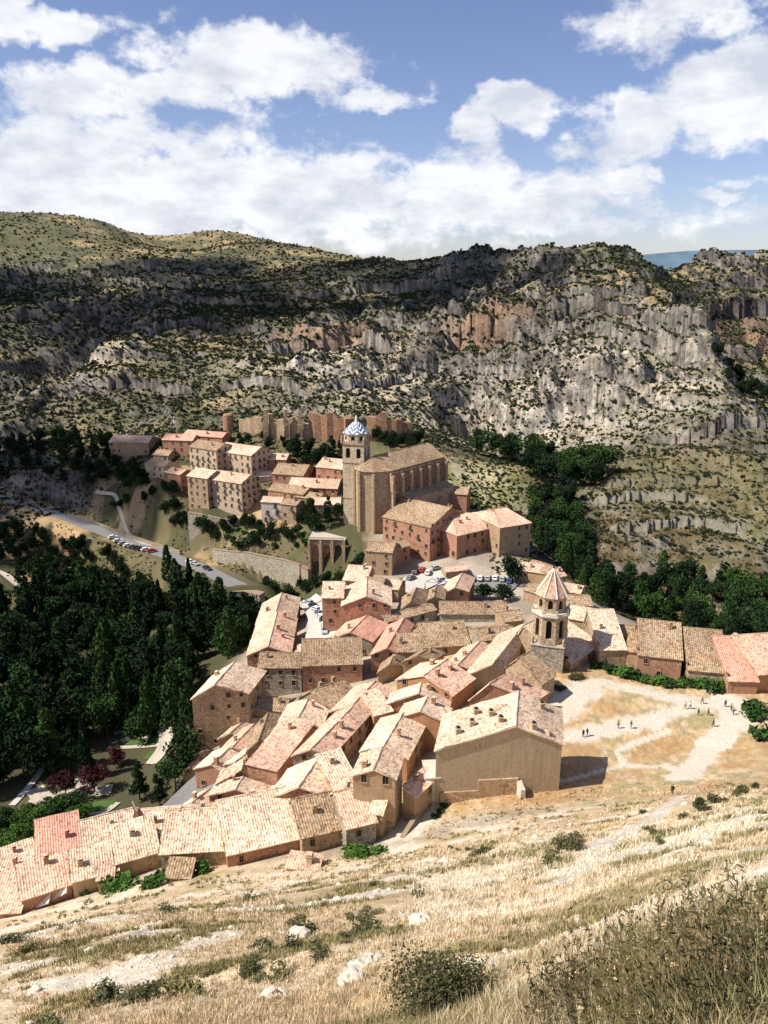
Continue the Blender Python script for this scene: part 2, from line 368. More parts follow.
def bump(nt, b, h, strength=.5, dist=.1):
    n = nt.nodes.new('ShaderNodeBump'); n.inputs['Strength'].default_value = strength; n.inputs['Distance'].default_value = dist
    nt.links.new(h, n.inputs['Height']); nt.links.new(n.outputs[0], b.inputs['Normal'])
def simple(name, col, rough=.85, var=.25, scale=3, coord='Object', bmp=0, metallic=0):
    m, nt, b = newmat(name, rough); f = nz(nt, scale, 5, .65, coord)
    c = ramp(nt, f, [(.3, tuple(x*(1-var) for x in col)), (.7, tuple(min(1, x*(1+var)) for x in col))])
    nt.links.new(c, b.inputs['Base Color']); b.inputs['Metallic'].default_value = metallic
    if bmp: bump(nt, b, f, bmp, .1)
    return m
def flat(name, col, rough=.5):
    m, nt, b = newmat(name, rough); b.inputs['Base Color'].default_value = (*col, 1); return m
MAT = {}
def plaster(name, c1, c2, stone=.35):
    """patchy lime plaster over rubble stone"""
    m, nt, b = newmat(name, .95)
    ti = nt.nodes.new('ShaderNodeNewGeometry').outputs['Position']
    f1 = nz(nt, .35, 6, .7, vec=ti); f2 = nz(nt, 2.6, 5, .7, vec=ti)
    base = mixc(nt, mrange(nt, f1, .35, .65), c1, c2)
    v = nt.nodes.new('ShaderNodeTexVoronoi'); v.inputs['Scale'].default_value = 2.4; nt.links.new(ti, v.inputs['Vector'])
    st = ramp(nt, v.outputs['Color'], [(.1, tuple(x*.62 for x in c2)), (.9, tuple(min(1, x*1.15) for x in c1))])
    base = mixc(nt, mrange(nt, nz(nt, .22, 4, .6, vec=ti), .62-stone*.4, .70-stone*.4), base, st)
    base = mixc(nt, 1.0, base, ramp(nt, f2, [(.3, (.78, .76, .74)), (.7, (1.12, 1.12, 1.12))]), 'MULTIPLY')
    # rain streaks
    mp = nt.nodes.new('ShaderNodeMapping'); mp.inputs['Scale'].default_value = (1.6, 1.6, .12); nt.links.new(ti, mp.inputs[0])
    base = mixc(nt, 1.0, base, ramp(nt, nz(nt, 1, 4, .7, vec=mp.outputs[0]), [(.34, (.86, .85, .84)), (.6, (1.03, 1.03, 1.03))]), 'MULTIPLY')
    nt.links.new(base, b.inputs['Base Color']); bump(nt, b, f2, .35, .08)
    MAT[name] = m; return m
plaster('plaster_rose', (.47, .26, .17), (.38, .20, .13)); plaster('plaster_tan', (.46, .33, .21), (.36, .25, .15)); plaster('plaster_cream', (.60, .48, .35), (.46, .35, .25), .15)
plaster('plaster_orange', (.52, .28, .15), (.42, .22, .12), .1); plaster('stone_grey', (.42, .37, .29), (.31, .27, .21), .8); plaster('plaster_white', (.66, .60, .52), (.5, .44, .37), .1)
plaster('stone_gold', (.50, .37, .24), (.40, .29, .185), .6); plaster('castle_stone', (.44, .26, .155), (.30, .165, .095), .9); plaster('plaster_beige', (.47, .38, .27), (.41, .33, .23), .0)
def tiles(name, cols, lichen=.3):
    """curved clay tiles: one random tint per tile, from the roof's own uv in metres"""
    m, nt, b = newmat(name, .9)
    uv = nt.nodes.new('ShaderNodeUVMap').outputs[0]; sp = nt.nodes.new('ShaderNodeSeparateXYZ'); nt.links.new(uv, sp.inputs[0])
    fu = math_(nt, 'FLOOR', math_(nt, 'DIVIDE', sp.outputs[0], .30)); fv = math_(nt, 'FLOOR', math_(nt, 'DIVIDE', sp.outputs[1], .36))
    cb = nt.nodes.new('ShaderNodeCombineXYZ'); nt.links.new(fu, cb.inputs[0]); nt.links.new(fv, cb.inputs[1])
    wn = nt.nodes.new('ShaderNodeTexWhiteNoise'); wn.noise_dimensions = '2D'; nt.links.new(cb.outputs[0], wn.inputs['Vector'])
    base = ramp(nt, wn.outputs['Value'], [(0, tuple(c*.6 for c in cols[0])), (.10, cols[0]), (.45, cols[1]), (1, cols[2])])
    pos = nt.nodes.new('ShaderNodeNewGeometry').outputs['Position']
    p1 = nz(nt, .25, 6, .7, vec=pos); p2 = nz(nt, 1.5, 5, .75, vec=pos)
    base = mixc(nt, mrange(nt, p1, .5, .72, 0, lichen), base, (.36, .33, .23))
    base = mixc(nt, mrange(nt, p2, .56, .78, 0, .6), base, (.22, .145, .095))
    base = mixc(nt, 1.0, base, ramp(nt, nz(nt, .09, 3, .5, vec=pos), [(.35, (.82, .80, .78)), (.65, (1.1, 1.1, 1.1))]), 'MULTIPLY')
    nt.links.new(base, b.inputs['Base Color']); bump(nt, b, wn.outputs['Value'], .3, .04)
    MAT[name] = m; return m
tiles('tile_cream', ((.47, .33, .23), (.66, .49, .35), (.80, .64, .49)), .10)
tiles('tile_rose', ((.47, .29, .20), (.64, .42, .30), (.76, .54, .41)), .08)
tiles('tile_pink', ((.56, .27, .19), (.66, .36, .26), (.72, .42, .32)), .02)
tiles('tile_old', ((.20, .13, .08), (.32, .215, .13), (.47, .34, .22)), .6)
MAT['dark'] = flat('window_dark', (.018, .014, .012), .25)
MAT['wood'] = simple('old_wood', (.10, .055, .03), .8, .35, 4)
MAT['trim'] = simple('stone_trim', (.30, .225, .155), .9, .2, 3)
MAT['white'] = simple('white_render', (.72, .68, .6), .9, .1, 2)
MAT['iron'] = flat('iron', (.03, .03, .03), .5)
MAT['bark'] = simple('bark', (.10, .07, .045), .95, .4, 4)
# ------------------------------------------------------------------ ground sheet
def polydist(x, y, pts):
    d = np.full(x.shape, 1e9)
    for (a, b) in zip(pts[:-1], pts[1:]):
        ax, ay = a[0], a[1]; dx, dy = b[0]-ax, b[1]-ay; L2 = dx*dx+dy*dy+1e-9
        t = np.clip(((x-ax)*dx+(y-ay)*dy)/L2, 0, 1); d = np.minimum(d, np.hypot(x-ax-t*dx, y-ay-t*dy))
    return d
def track(pp, z=None): return [((at_z(a, b, z) if z else ground(a, b))) for (a, b) in pp]
TR = [ (track([(558,738),(600,731),(650,720),(690,706),(720,700),(748,704)], -88), 2.6),
       (track([(545,705),(575,688),(600,682),(640,690),(672,698),(700,704)], -88), 2.4),
       (track([(740,706),(728,730),(706,755),(692,778),(680,798)], -88), 2.9),
       (track([(725,703),(738,716)], -88), 4.5),
       (track([(625,768),(617,752),(640,740),(668,730)], -88), .8), (track([(560,790),(600,776),(625,768),(655,772)], -88), .7),
       (track([(552,712),(585,688)], -88), 4.2),
       (track([(682,796),(668,806),(640,822),(600,848),(560,880)]), 1.0), (track([(664,770),(688,790)], -88), 1.2),
       (track([(404,838),(420,815),(440,780),(446,752)], -87.5), 3.2) ]
def thickcol():
    # polar sheet: angles fine inside the view, coarse outside; radii geometric
    th = np.concatenate([np.linspace(-1.25, -.49, 90, endpoint=False), np.arange(-.49, .49, .00128), np.linspace(.49, 1.25, 90)])
    lr = [math.log(.35)]
    while lr[-1] < math.log(2400):
        r = math.exp(lr[-1]); lr.append(lr[-1]+(.05 if r < 2 else .0085 if r < 120 else .0075 if r < 330 else .0042 if r < 1100 else .008))
    r = np.exp(np.array(lr)); T, R = np.meshgrid(th, r)
    X = R*np.sin(T); Y = R*np.cos(T); return X, Y, T, R
X, Y, TH, RR = thickcol()
Z = H(X, Y)
nr, nc = X.shape
P3 = np.stack([X, Y, Z], -1)
du = np.gradient(P3, axis=1); dv = np.gradient(P3, axis=0); nrm = np.cross(du, dv); nrm /= np.linalg.norm(nrm, axis=-1, keepdims=True)+1e-12
NZ = np.abs(nrm[..., 2])
def lerp(a, b, t): return a+(b-a)*t[..., None]
def colz(c): return np.array(c, float)
n1 = fbm(X/9, Y/9, 5, 101); n2 = fbm(X/2.2, Y/2.2, 4, 111); n3 = fbm(X/45, Y/45, 4, 121); n4 = fbm(X/160, Y/160, 3, 131)
# foreground straw slope
straw = lerp(np.broadcast_to(colz((.56,.43,.265)), X.shape+(3,)), colz((.66,.54,.37)), sstep(-.3, .3, n1))
straw = lerp(straw, colz((.30,.235,.10)), sstep(.10, .45, fbm(X/14, Y/6, 4, 141))*.7)
straw = lerp(straw, colz((.40,.27,.13)), sstep(.05, .4, n3)*.4)
stone = sstep(.21, .33, fbm(X/6+Y/9, Y/3.0, 5, 151))*.9
straw = lerp(straw, colz((.66,.58,.46)), stone)
# esplanade
esp = lerp(np.broadcast_to(colz((.42,.27,.13)), X.shape+(3,)), colz((.58,.44,.27)), sstep(-.25, .3, n1+.5*n2))
esp = lerp(esp, colz((.25,.21,.085)), sstep(.1, .5, n2+n1)*.65)
esp = esp*(1+.3*fbm(X/.9, Y/.9, 3, 231))[..., None]
em = sstep(-.02, .03, TH)*sstep(108, 116, RR)*(1-sstep(196, 206, RR))
col = lerp(straw, esp, em)
pm = np.zeros(X.shape)
near = RR < 260
for pts, w in TR:
    d = polydist(X[near], Y[near], pts); m = 1-sstep(w*.7, w*1.25, d+n2[near]*w*.6); pm[near] = np.maximum(pm[near], m)
col = lerp(col, colz((.60,.53,.43)), pm)
# town ground
town = lerp(np.broadcast_to(colz((.30,.25,.19)), X.shape+(3,)), colz((.42,.36,.28)), sstep(-.3, .3, n1))
tm = (1-em)*sstep(104, 109, Y+fbm(X/5, Y/5, 3, 240)*3)*(1-pm)
col = lerp(col, town, tm)
# valley floor / wooded slopes
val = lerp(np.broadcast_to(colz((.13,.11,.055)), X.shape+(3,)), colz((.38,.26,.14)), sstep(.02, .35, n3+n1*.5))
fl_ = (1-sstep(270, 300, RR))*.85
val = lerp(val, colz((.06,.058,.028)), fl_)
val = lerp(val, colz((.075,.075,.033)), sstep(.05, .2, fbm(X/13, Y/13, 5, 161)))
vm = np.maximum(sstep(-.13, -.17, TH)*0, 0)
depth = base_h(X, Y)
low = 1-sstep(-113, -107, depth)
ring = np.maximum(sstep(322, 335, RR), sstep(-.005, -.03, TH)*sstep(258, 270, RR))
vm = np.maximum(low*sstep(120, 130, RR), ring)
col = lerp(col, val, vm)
# green ridge behind the cathedral
gm = gauss(X, Y, tuple(at_y(480, 480, 350))[:2], 45, 32)
col = lerp(col, lerp(np.broadcast_to(colz((.30,.29,.11)), X.shape+(3,)), colz((.47,.41,.24)), sstep(-.2, .3, n1)), np.clip(gm*2-.5, 0, 1))
# mountain
mt = sstep(385, 410, RR)
grass = lerp(np.broadcast_to(colz((.135,.13,.07)), X.shape+(3,)), colz((.33,.25,.13)), sstep(-.1, .35, n4+n3*.7))
grass = lerp(grass, colz((.085,.09,.045)), sstep(-.1, .25, fbm(X/60, Y/40, 5, 171))*.75)
rock = lerp(np.broadcast_to(colz((.30,.27,.225)), X.shape+(3,)), colz((.15,.14,.125)), sstep(-.25, .3, fbm(X/18, Z/10, 4, 181)))
pale = gauss(X, Y, tuple(at_y(600, 400, 460))[:2], 90, 60)+gauss(X, Y, tuple(at_y(330, 365, 520))[:2], 70, 50)*.7+gauss(X, Y, tuple(at_y(110, 345, 560))[:2], 20, 60)+gauss(X, Y, tuple(at_y(420, 400, 440))[:2], 60, 50)*.6
pale = np.clip(pale*1.5, 0, 1)
rock = lerp(rock, colz((.60,.53,.43)), pale*.85)
grass = lerp(grass, colz((.50,.42,.29)), pale*.75)
rock = rock*(1-.42*sstep(.0, .22, fbm(X/70+Y/90, Z/2.1+fbm(X/30, Y/30, 2, 223), 4, 222)))[..., None]
rock = rock*(1-.55*sstep(.05, .3, fbm(X/5.5, Z/2.2+Y/40, 4, 215)))[..., None]*(1-.35*sstep(.0, .3, ridged(X/9, Y/13+Z/20, 4, 218)-.62))[..., None]
rmask = sstep(.86, .66, NZ+n2*.08)
rmask = sstep(.9, .72, NZ+n2*.08)
rmask = np.maximum(rmask, sstep(.22, .4, fbm(X/12, Y/12, 5, 191))*.7*(1-sstep(1000, 1200, RR)))
mc = lerp(grass, rock, rmask)
# reddish cave walls
for (px, py, Yc, sx, sy) in [(330,349,590,42,24),(485,342,590,30,24),(740,315,700,45,30),(80,345,560,14,30)]:
    c = at_y(px, py, Yc); g = np.clip(gauss(X, Y, (c.x, c.y), sx, sy)*1.6-.2, 0, 1)*sstep(.93, .7, NZ)
    mc = lerp(mc, colz((.33,.205,.13)), g*.8)
col = lerp(col, mc, mt)
# brown slope on the right
rs = sstep(.13, .2, TH)*sstep(262, 280, RR)*(1-sstep(385, 410, RR))
br = lerp(np.broadcast_to(colz((.135,.10,.048)), X.shape+(3,)), colz((.165,.145,.06)), sstep(-.2, .3, n3))
br = lerp(br, colz((.27,.25,.20)), np.maximum(sstep(.86, .66, NZ+n2*.14)*.85, sstep(.02, .25, fbm(X/8, Z/1.5+Y/30, 4, 250))*.55))
br = lerp(br, colz((.165,.14,.065)), sstep(350, 375, RR)*.7)
col = lerp(col, br, rs)
col = col*(1+.22*fbm(X/.8, Y/.8, 3, 201)*(RR < 130) + .28*fbm(X/4, Y/4, 4, 205)*(RR > 300))[..., None]
col = np.clip(col, .01, .85)
idx = np.arange(nr*nc).reshape(nr, nc)
faces = np.stack([idx[:-1, :-1], idx[:-1, 1:], idx[1:, 1:], idx[1:, :-1]], -1).reshape(-1, 4)[:, ::-1]
gm_, nt, b = newmat('ground', .95)
at = nt.nodes.new('ShaderNodeAttribute'); at.attribute_name = 'soil'; pos = nt.nodes.new('ShaderNodeNewGeometry').outputs['Position']
f1 = nz(nt, 2.5, 6, .7, vec=pos); f2 = nz(nt, 14, 4, .7, vec=pos)
c = mixc(nt, 1.0, at.outputs['Color'], ramp(nt, f1, [(.25, (.62, .62, .62)), (.72, (1.3, 1.3, 1.3))]), 'MULTIPLY')
c = mixc(nt, 1.0, c, ramp(nt, f2, [(.3, (.8, .8, .8)), (.7, (1.18, 1.18, 1.18))]), 'MULTIPLY')
f3 = nz(nt, .35, 8, .75, vec=pos); far_m = nt.nodes.new('ShaderNodeAttribute'); far_m.attribute_name = 'rocky'
c = mixc(nt, far_m.outputs['Fac'], c, mixc(nt, 1.0, c, ramp(nt, f3, [(.36, (.45, .45, .47)), (.5, (.95, .95, .95)), (.66, (1.35, 1.33, 1.3))]), 'MULTIPLY'))
hgt = math_(nt, 'ADD', math_(nt, 'MULTIPLY', f3, math_(nt, 'MULTIPLY', far_m.outputs['Fac'], 12)), f1)
nt.links.new(c, b.inputs['Base Color']); bump(nt, b, hgt, .6, .35)
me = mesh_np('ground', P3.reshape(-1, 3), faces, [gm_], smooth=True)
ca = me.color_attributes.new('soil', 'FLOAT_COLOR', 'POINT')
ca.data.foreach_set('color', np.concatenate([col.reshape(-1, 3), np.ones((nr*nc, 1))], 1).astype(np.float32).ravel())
ra_ = me.attributes.new('rocky', 'FLOAT', 'POINT'); ra_.data.foreach_set('value', (np.maximum(mt*(.35+.65*rmask)*(1-.5*sstep(950, 1150, RR)), rs*.7)).astype(np.float32).ravel())
tag(link('ground', me), kind='structure')
del faces, n1, n3, n4, straw, esp, town, val, mc, grass, rock, br

# far blue ridge on the horizon and the country beyond the skyline
def far_ridge():
    V = []; Fc = []
    xs = np.linspace(-2500, 9000, 140)
    for j, (dy, k) in enumerate(((0, 0.0), (500, .6), (1100, 1.0), (2600, 1.0), (4200, .3))):
        for x in xs:
            top = 70+min(130, max(0, (x-1100)*.085))+max(0, x-2800)*.02+float(fbm(np.array([x/900]), np.array([2.2]), 4, 300)[0])*16
            V.append((x, 6000+dy+float(fbm(np.array([x/700]), np.array([dy/300]), 3, 310)[0])*220, -250+(top+250)*k))
    n = len(xs)
    for j in range(4):
        for i in range(n-1): Fc.append((j*n+i, j*n+i+1, (j+1)*n+i+1, (j+1)*n+i))
    m = simple('hazed_forest', (.10, .16, .215), 1, .3, .004)  # forest colour with the blue of distance haze painted in
    tag(link('far_plateau', mesh_np('far_plateau', V, Fc, [m], True)), kind='structure')
    V = []; 
    n = 60
    for i in range(n):
        for j in range(n): V.append((-14000+28000*i/(n-1), 1900+10500*j/(n-1), -260))
    Fc = [(i*n+j, (i+1)*n+j, (i+1)*n+j+1, i*n+j+1) for i in range(n-1) for j in range(n-1)]
    tag(link('plain', mesh_np('plain', V, Fc, [m], True)), kind='structure')
far_ridge()

# ------------------------------------------------------------------ roads and paths as draped strips
MAT['asphalt'] = simple('asphalt', (.20, .195, .19), .95, .15, 1.2)
MAT['pale_road'] = simple('pale_concrete', (.52, .49, .44), .95, .12, .8)
MAT['gravel'] = simple('gravel', (.45, .40, .32), .95, .15, 1.5)
MAT['lawn'] = simple('lawn', (.06, .12, .025), .95, .3, 1.5)
def smooth_line(pts, n=6):
    out = []
    for i in range(len(pts)-1):
        p0 = pts[max(0, i-1)]; p1 = pts[i]; p2 = pts[i+1]; p3 = pts[min(len(pts)-1, i+2)]
        for k in range(n):
            t = k/n; out.append(0.5*((2*p1)+(p2-p0)*t+(2*p0-5*p1+4*p2-p3)*t*t+(3*p1-p0-3*p2+p3)*t*t*t))
    out.append(pts[-1]); return out
def strip(name, pp, w, mat, lift=.12, kind='structure', z=None, world=None):
    pts = smooth_line(world or [(at_z(a, b_, z) if z else ground(a, b_)) for (a, b_) in pp], 8)
    V = []; Fc = []; nw = 5
    for i, p in enumerate(pts):
        q = pts[min(i+1, len(pts)-1)]-pts[max(i-1, 0)]; n = Vector((-q.y, q.x, 0)).normalized()
        for k in range(nw):
            t = (k/(nw-1)-.5)*w; V.append((p.x+n.x*t, p.y+n.y*t, 0))
    V = np.array(V); V[:, 2] = H(V[:, 0], V[:, 1])
    zz = V[:, 2].reshape(-1, nw); zz = np.maximum(zz, zz.mean(1, keepdims=True)-.05)
    for _ in range(3): zz[1:-1] = (zz[:-2]+2*zz[1:-1]+zz[2:])/4
    V[:, 2] = zz.ravel()+lift
    for i in range(len(pts)-1):
        for k in range(nw-1): a = i*nw+k; Fc.append((a, a+1, a+nw+1, a+nw))
    o = link(name, mesh_np(name, V, Fc, [MAT[mat]], True)); tag(o, kind=kind); return pts
ROAD = strip('road', None, 6.8, 'asphalt', .12, world=RP)
strip('footpath', [(95,492),(113,495),(119,503),(124,511),(131,518),(141,525),(152,530)], 1.5, 'gravel', .25)
strip('riverside_path', [(-20,566),(0,574),(18,586),(34,596),(44,600)], 3.0, 'gravel', .5)
CURVE = strip('curved_road', [(300,668),(312,652),(322,636),(324,620),(316,606),(303,597)], 9.5, 'pale_road', .35)
strip('park_path', [(12,806),(35,780),(50,758)], 1.6, 'pale_road', .25)
strip('parking_lane', [(222,770),(200,792),(180,812)], 9, 'asphalt', .3)
for pp, w in (([(108,748),(140,747),(165,744)], 1.6),([(122,742),(135,737),(150,738)], 2.2),([(152,765),(163,750),(166,738),(162,722)], 3.6),([(118,722),(124,733)], 5),([(30,800),(45,800),(75,795),(112,790)], 4.5),([(34,789),(44,800)], 4.5),([(75,812),(100,814),(118,803)], 1.6),([(62,778),(80,782),(84,797)], 3)):
    strip('park_walk', pp, w, 'gravel', .22)
strip('lawn', [(40,811),(75,809),(112,807)], 4.5, 'lawn', .2)
strip('lawn', [(118,741),(140,741),(160,741)], 4, 'lawn', .16)
strip('lawn', [(150,760),(156,752)], 3.5, 'lawn', .18)
strip('square', [(398,592),(415,584),(432,577),(446,584)], 12, 'pale_road', .3)
strip('car_park', [(466,588),(490,586),(516,588)], 11, 'asphalt', .3)
# ------------------------------------------------------------------ houses
def ground_off(px, py, h):
    d = rayv(px, py); d = np.array(d)/d[1]
    g = base_h(d[0]*_ts, _ts)+h; dz = d[2]*_ts-g
    k = [i for i in np.where(dz < 0)[0] if _ts[i] > 60]
    k = k[0]; a, b = dz[k-1], -dz[k]; Y = _ts[k-1]+(_ts[k]-_ts[k-1])*a/(a+b+1e-9)
    return Vector((d[0]*Y, Y, d[2]*Y))
def window_proto():
    f = MB(); w, h, t = .5, .68, .11
    f.box((-w-.02, -.06, -h), .14, .13, 2*h); f.box((w+.02, -.06, -h), .14, .13, 2*h); f.box((0, -.062, h), 2*w+.2, .14, .16); f.box((0, -.09, -h-.13), 2*w+.34, .24, .13)
    f.box((0, -.045, -h), .05, .05, 2*h)
    p = MB(); p.poly([(-w, -.02, -h), (w, -.02, -h), (w, -.02, h), (-w, -.02, h)])
    b = MB(); b.box((0, -.38, -h-.2), 2*w+.7, .72, .1)
    for i in range(9): b.box((-w-.28+i*(2*w+.56)/8, -.70, -h-.1), .035, .035, .75)
    b.box((0, -.70, -h+.62), 2*w+.7, .05, .05)
    return f.mesh('window', MAT['trim']), p.mesh('pane', MAT['dark']), b.mesh('balcony', MAT['iron'])
WF, WP, WB = window_proto()
dm = MB(); dm.box((-.62, -.06, 0), .16, .14, 2.2); dm.box((.62, -.06, 0), .16, .14, 2.2); dm.box((0, -.06, 2.2), 1.4, .15, .2); dm.box((0, -.03, 0), 1.1, .06, 2.2, mi=1)
WD = dm.mesh('door', [MAT['trim'], MAT['wood']])
NWIN = 0
def add_window(root, p, ang, off, sc=1.0, balc=False, sx=1.0):
    global NWIN; NWIN += 1
    w = link('window', WF, root); w.location = p-off; w.rotation_euler = (0, 0, ang); w.scale = (sc*sx, 1, sc)
    q = link('pane', WP, w)
    if balc: link('balcony', WB, w)
    return w
def slope(mb, e0, e1, r1, r0, far=False, sag=.12, mi=0):
    """a corrugated tiled slope from eave e0-e1 up to ridge r0-r1 with real thickness"""
    eL = max((e1-e0).length, (r1-r0).length); sL = ((r0+r1)/2-(e0+e1)/2).length
    cw = .42 if not far else .75; n = max(2, int(eL/cw)); sub = 4 if not far else 3; nu = n*sub; nv = max(1, int(sL/1.4))
    N = (e1-e0).cross(r0-e0)
    if N.length < 1e-6: N = (r1-r0).cross(r0-e0)
    N.normalize()
    if N.z < 0: N = -N
    b = len(mb.v)
    for j in range(nv+1):
        v = j/nv; A = e0.lerp(r0, v); B = e1.lerp(r1, v)
        for i in range(nu+1):
            u = i/nu; P = A.lerp(B, u); h = .042*math.cos(2*math.pi*(i % sub)/sub)
            w_ = math.sin(P.x*.9+P.y*.55)*math.sin(P.y*.7-P.x*.31+1.3)*sag
            P = P+N*(h+w_*(1 if 0 < j < nv else .5)); mb.v.append(tuple(P)); mb.uv.append((u*eL, v*sL))
    for j in range(nv):
        for i in range(nu):
            a = b+j*(nu+1)+i; mb.f.append([a, a+1, a+nu+2, a+nu+1]); mb.mi.append(mi)
    th = N*-.2; bl = len(mb.v)
    q = [e0+th, e1+th, r1+th, r0+th]
    mb.poly(list(reversed(q)), mi=mi)
    for (p_, s_) in ((e0, e1), (e1, r1), (r1, r0), (r0, e0)):
        if (p_-s_).length > .01: mb.poly([p_+th, s_+th, s_+N*.04, p_+N*.04], [(0, 0), (1, 0), (1, .2), (0, .2)], mi=mi)
ALLH = []
def core(g0, g1, d, ze, h, split, label, tile='tile_cream', wall='plaster_tan', win=.7, chim=1, hip=0.0, far=None, cat='house', name='house', group=None,
         ref=None, balc=0, door=False, seed=None, zb=None, wscale=1.0, ovh=.4, baseh=None):
    R = random.Random(seed if seed is not None else int(abs(g0.x*13+g0.y*7+ze*3)))
    g0 = Vector((g0.x, g0.y, ze)); g1 = Vector((g1.x, g1.y, ze)); d = Vector((d.x, d.y, 0))
    g2 = g1+d; g3 = g0+d; fp = [g0, g1, g2, g3]
    ctr = (g0+g1+g2+g3)/4
    zs = [float(v) for v in H(np.array([p.x for p in fp]+[ctr.x]), np.array([p.y for p in fp]+[ctr.y]))]
    z0 = (min(zs)-1.0) if zb is None else zb
    z0 = min(z0, ze-2.2)
    up = Vector((0, 0, 1)); base = Vector((ctr.x, ctr.y, z0))
    root = empty(name, base); tag(root, label, cat, group)
    far = (ctr.y > 235) if far is None else far
    k0 = g0.lerp(g1, split)+up*h; k1 = k0+d
    # walls
    w = MB()
    def wp(a, b, za, zb_): w.poly([(a.x, a.y, z0), (b.x, b.y, z0), (b.x, b.y, zb_), (a.x, a.y, za)])
    mono = split < .06 or split > .94
    if mono:
        za = ze+h if split < .5 else ze; zc = ze if split < .5 else ze+h
        wp(g0, g1, za, zc); wp(g1, g2, zc, zc); wp(g2, g3, zc, za); wp(g3, g0, za, za)
        w.poly([(g0.x, g0.y, za-.02), (g1.x, g1.y, zc-.02), (g2.x, g2.y, zc-.02), (g3.x, g3.y, za-.02)])
    elif hip > 0:
        for a, b in ((g0, g1), (g1, g2), (g2, g3), (g3, g0)): wp(a, b, ze, ze)
        w.poly([(p.x, p.y, ze) for p in fp])
    else:
        w.poly([(g0.x, g0.y, z0), (g1.x, g1.y, z0), g1, k0, g0]); w.poly([(g2.x, g2.y, z0), (g3.x, g3.y, z0), g3, k1, g2])
        wp(g1, g2, ze, ze); wp(g3, g0, ze, ze)
    w.poly([(p.x, p.y, z0) for p in reversed(fp)])
    w.build('wall', MAT[wall], root, base)
    # roof
    r = MB(); ex = d.normalized()*.28
    def out_(e, k, o=ovh):
        s = (e-k); s.normalize(); return e+s*o
    lift = up*.22
    if mono:
        lo0, lo1, hi0, hi1 = (g1, g2, g0, g3) if split < .5 else (g0, g3, g1, g2)
        hi0 = hi0+up*h; hi1 = hi1+up*h
        e0 = out_(lo0, hi0); e1 = out_(lo1, hi1); t0 = out_(hi0, lo0, .25); t1 = out_(hi1, lo1, .25)
        slope(r, e0-ex+lift, e1+ex+lift, t1+ex+lift, t0-ex+lift, far); sl_ = [(e0, e1, t0, t1)]
    else:
        hv = d*min(.48, hip) if hip > 0 else d*0
        ka, kb = k0+hv, k1-hv
        sl_ = []
        for (a, b) in ((g0, g3), (g1, g2)):
            ea = out_(a, k0); eb = out_(b, k1)
            slope(r, ea-ex+lift, eb+ex+lift, kb+(ex if not hip else ex*0)+lift, ka-(ex if not hip else ex*0)+lift, far); sl_.append((ea, eb, ka, kb))
        if hip > 0:
            wv = (g1-g0).normalized()*ovh*.9
            slope(r, g0-ex-wv-up*.12+lift, g1-ex+wv-up*.12+lift, ka+lift, ka+lift, far); slope(r, g3+ex-wv-up*.12+lift, g2+ex+wv-up*.12+lift, kb+lift, kb+lift, far)
        r.tube(ka-ex*(0 if hip else 1)+lift+up*.02, kb+ex*(0 if hip else 1)+lift+up*.02, .15, .15, 6)
    ro = r.build('roof', MAT[tile], root, base)
    # chimneys
    for c_ in range(chim):
        e0, e1, a0, a1 = sl_[R.randrange(len(sl_))]; u = R.uniform(.12, .88); v = R.uniform(.45, .85)
        p = e0.lerp(e1, u).lerp(a0.lerp(a1, u), v); cs = R.uniform(.5, .85); ch = R.uniform(.9, 1.5); m = MB(); rz = math.atan2(d.y, d.x)
        m.box((p.x, p.y, p.z-.5), cs, cs, .5+ch, rz); m.box((p.x, p.y, p.z+ch), cs+.2, cs+.2, .1, rz)
        m.box((p.x, p.y, p.z+ch+.1), cs*.6, cs*.6, .22, rz, mi=1); m.box((p.x, p.y, p.z+ch+.32), cs+.05, cs+.05, .08, rz, mi=2)
        m.build('chimney', [MAT[wall], MAT['dark'], MAT[tile]], ro, base)
    # windows on the walls that look towards the camera
    dist = ctr.length; nwin = 0
    ed = [(g0, g1), (g1, g2), (g2, g3), (g3, g0)]
    for ei, (a, b) in enumerate(ed):
        if win <= 0: break
        t = (b-a); L_ = t.length; t.normalize(); n = Vector((t.y, -t.x, 0)); mid = (a+b)/2
        if n.dot(Vector((-mid.x, -mid.y, 0)).normalized()) < .05 or L_ < 3: continue
        ztop = ze-1.25
        if ei in (0, 2) and not mono and not hip: ztop = ze-.7+h*.3
        if mono and ((split < .5 and ei == 3) or (split > .5 and ei == 1)): ztop = ze+h-1.2
        ncol = max(1, int(L_/3.1)); fl = 0
        while True:
            zc = ztop-fl*2.9
            gz = [float(q_) for q_ in H(np.array([a.x, b.x]), np.array([a.y, b.y]))]
            if zc < min(gz)+.9 or fl > 5: break
            for c_ in range(ncol):
                if R.random() > win: continue
                u = (c_+.5+R.uniform(-.12, .12))/ncol; p = a.lerp(b, u); g_ = gz[0]*(1-u)+gz[1]*u
                if zc < g_+1.0: continue
                p = Vector((p.x, p.y, zc))+n*.004
                add_window(root, p, math.atan2(t.y, t.x), base, R.uniform(.8, 1.05)*wscale, balc=(R.random() < balc), sx=R.uniform(.85, 1.1)); nwin += 1
                if nwin > 60: break
            fl += 1
        if door and ei in (0, 1) and L_ > 4:
            u = .3; p = a.lerp(b, u); gg = max(hz(p.x, p.y), z0)
            o = link('door', WD, root); o.location = Vector((p.x, p.y, gg))+n*.006-base; o.rotation_euler = (0, 0, math.atan2(t.y, t.x)); door = False
    # trunk-like base course: eave board line
    ALLH.append((label, round((g1-g0).length, 1), round(d.length, 1), round(ze-max(zs), 1), round(ctr.x), round(ctr.y), round(ze)))
    return root, ro, base, dict(g0=g0, g1=g1, d=d, k0=k0, k1=k1, ze=ze, z0=z0)
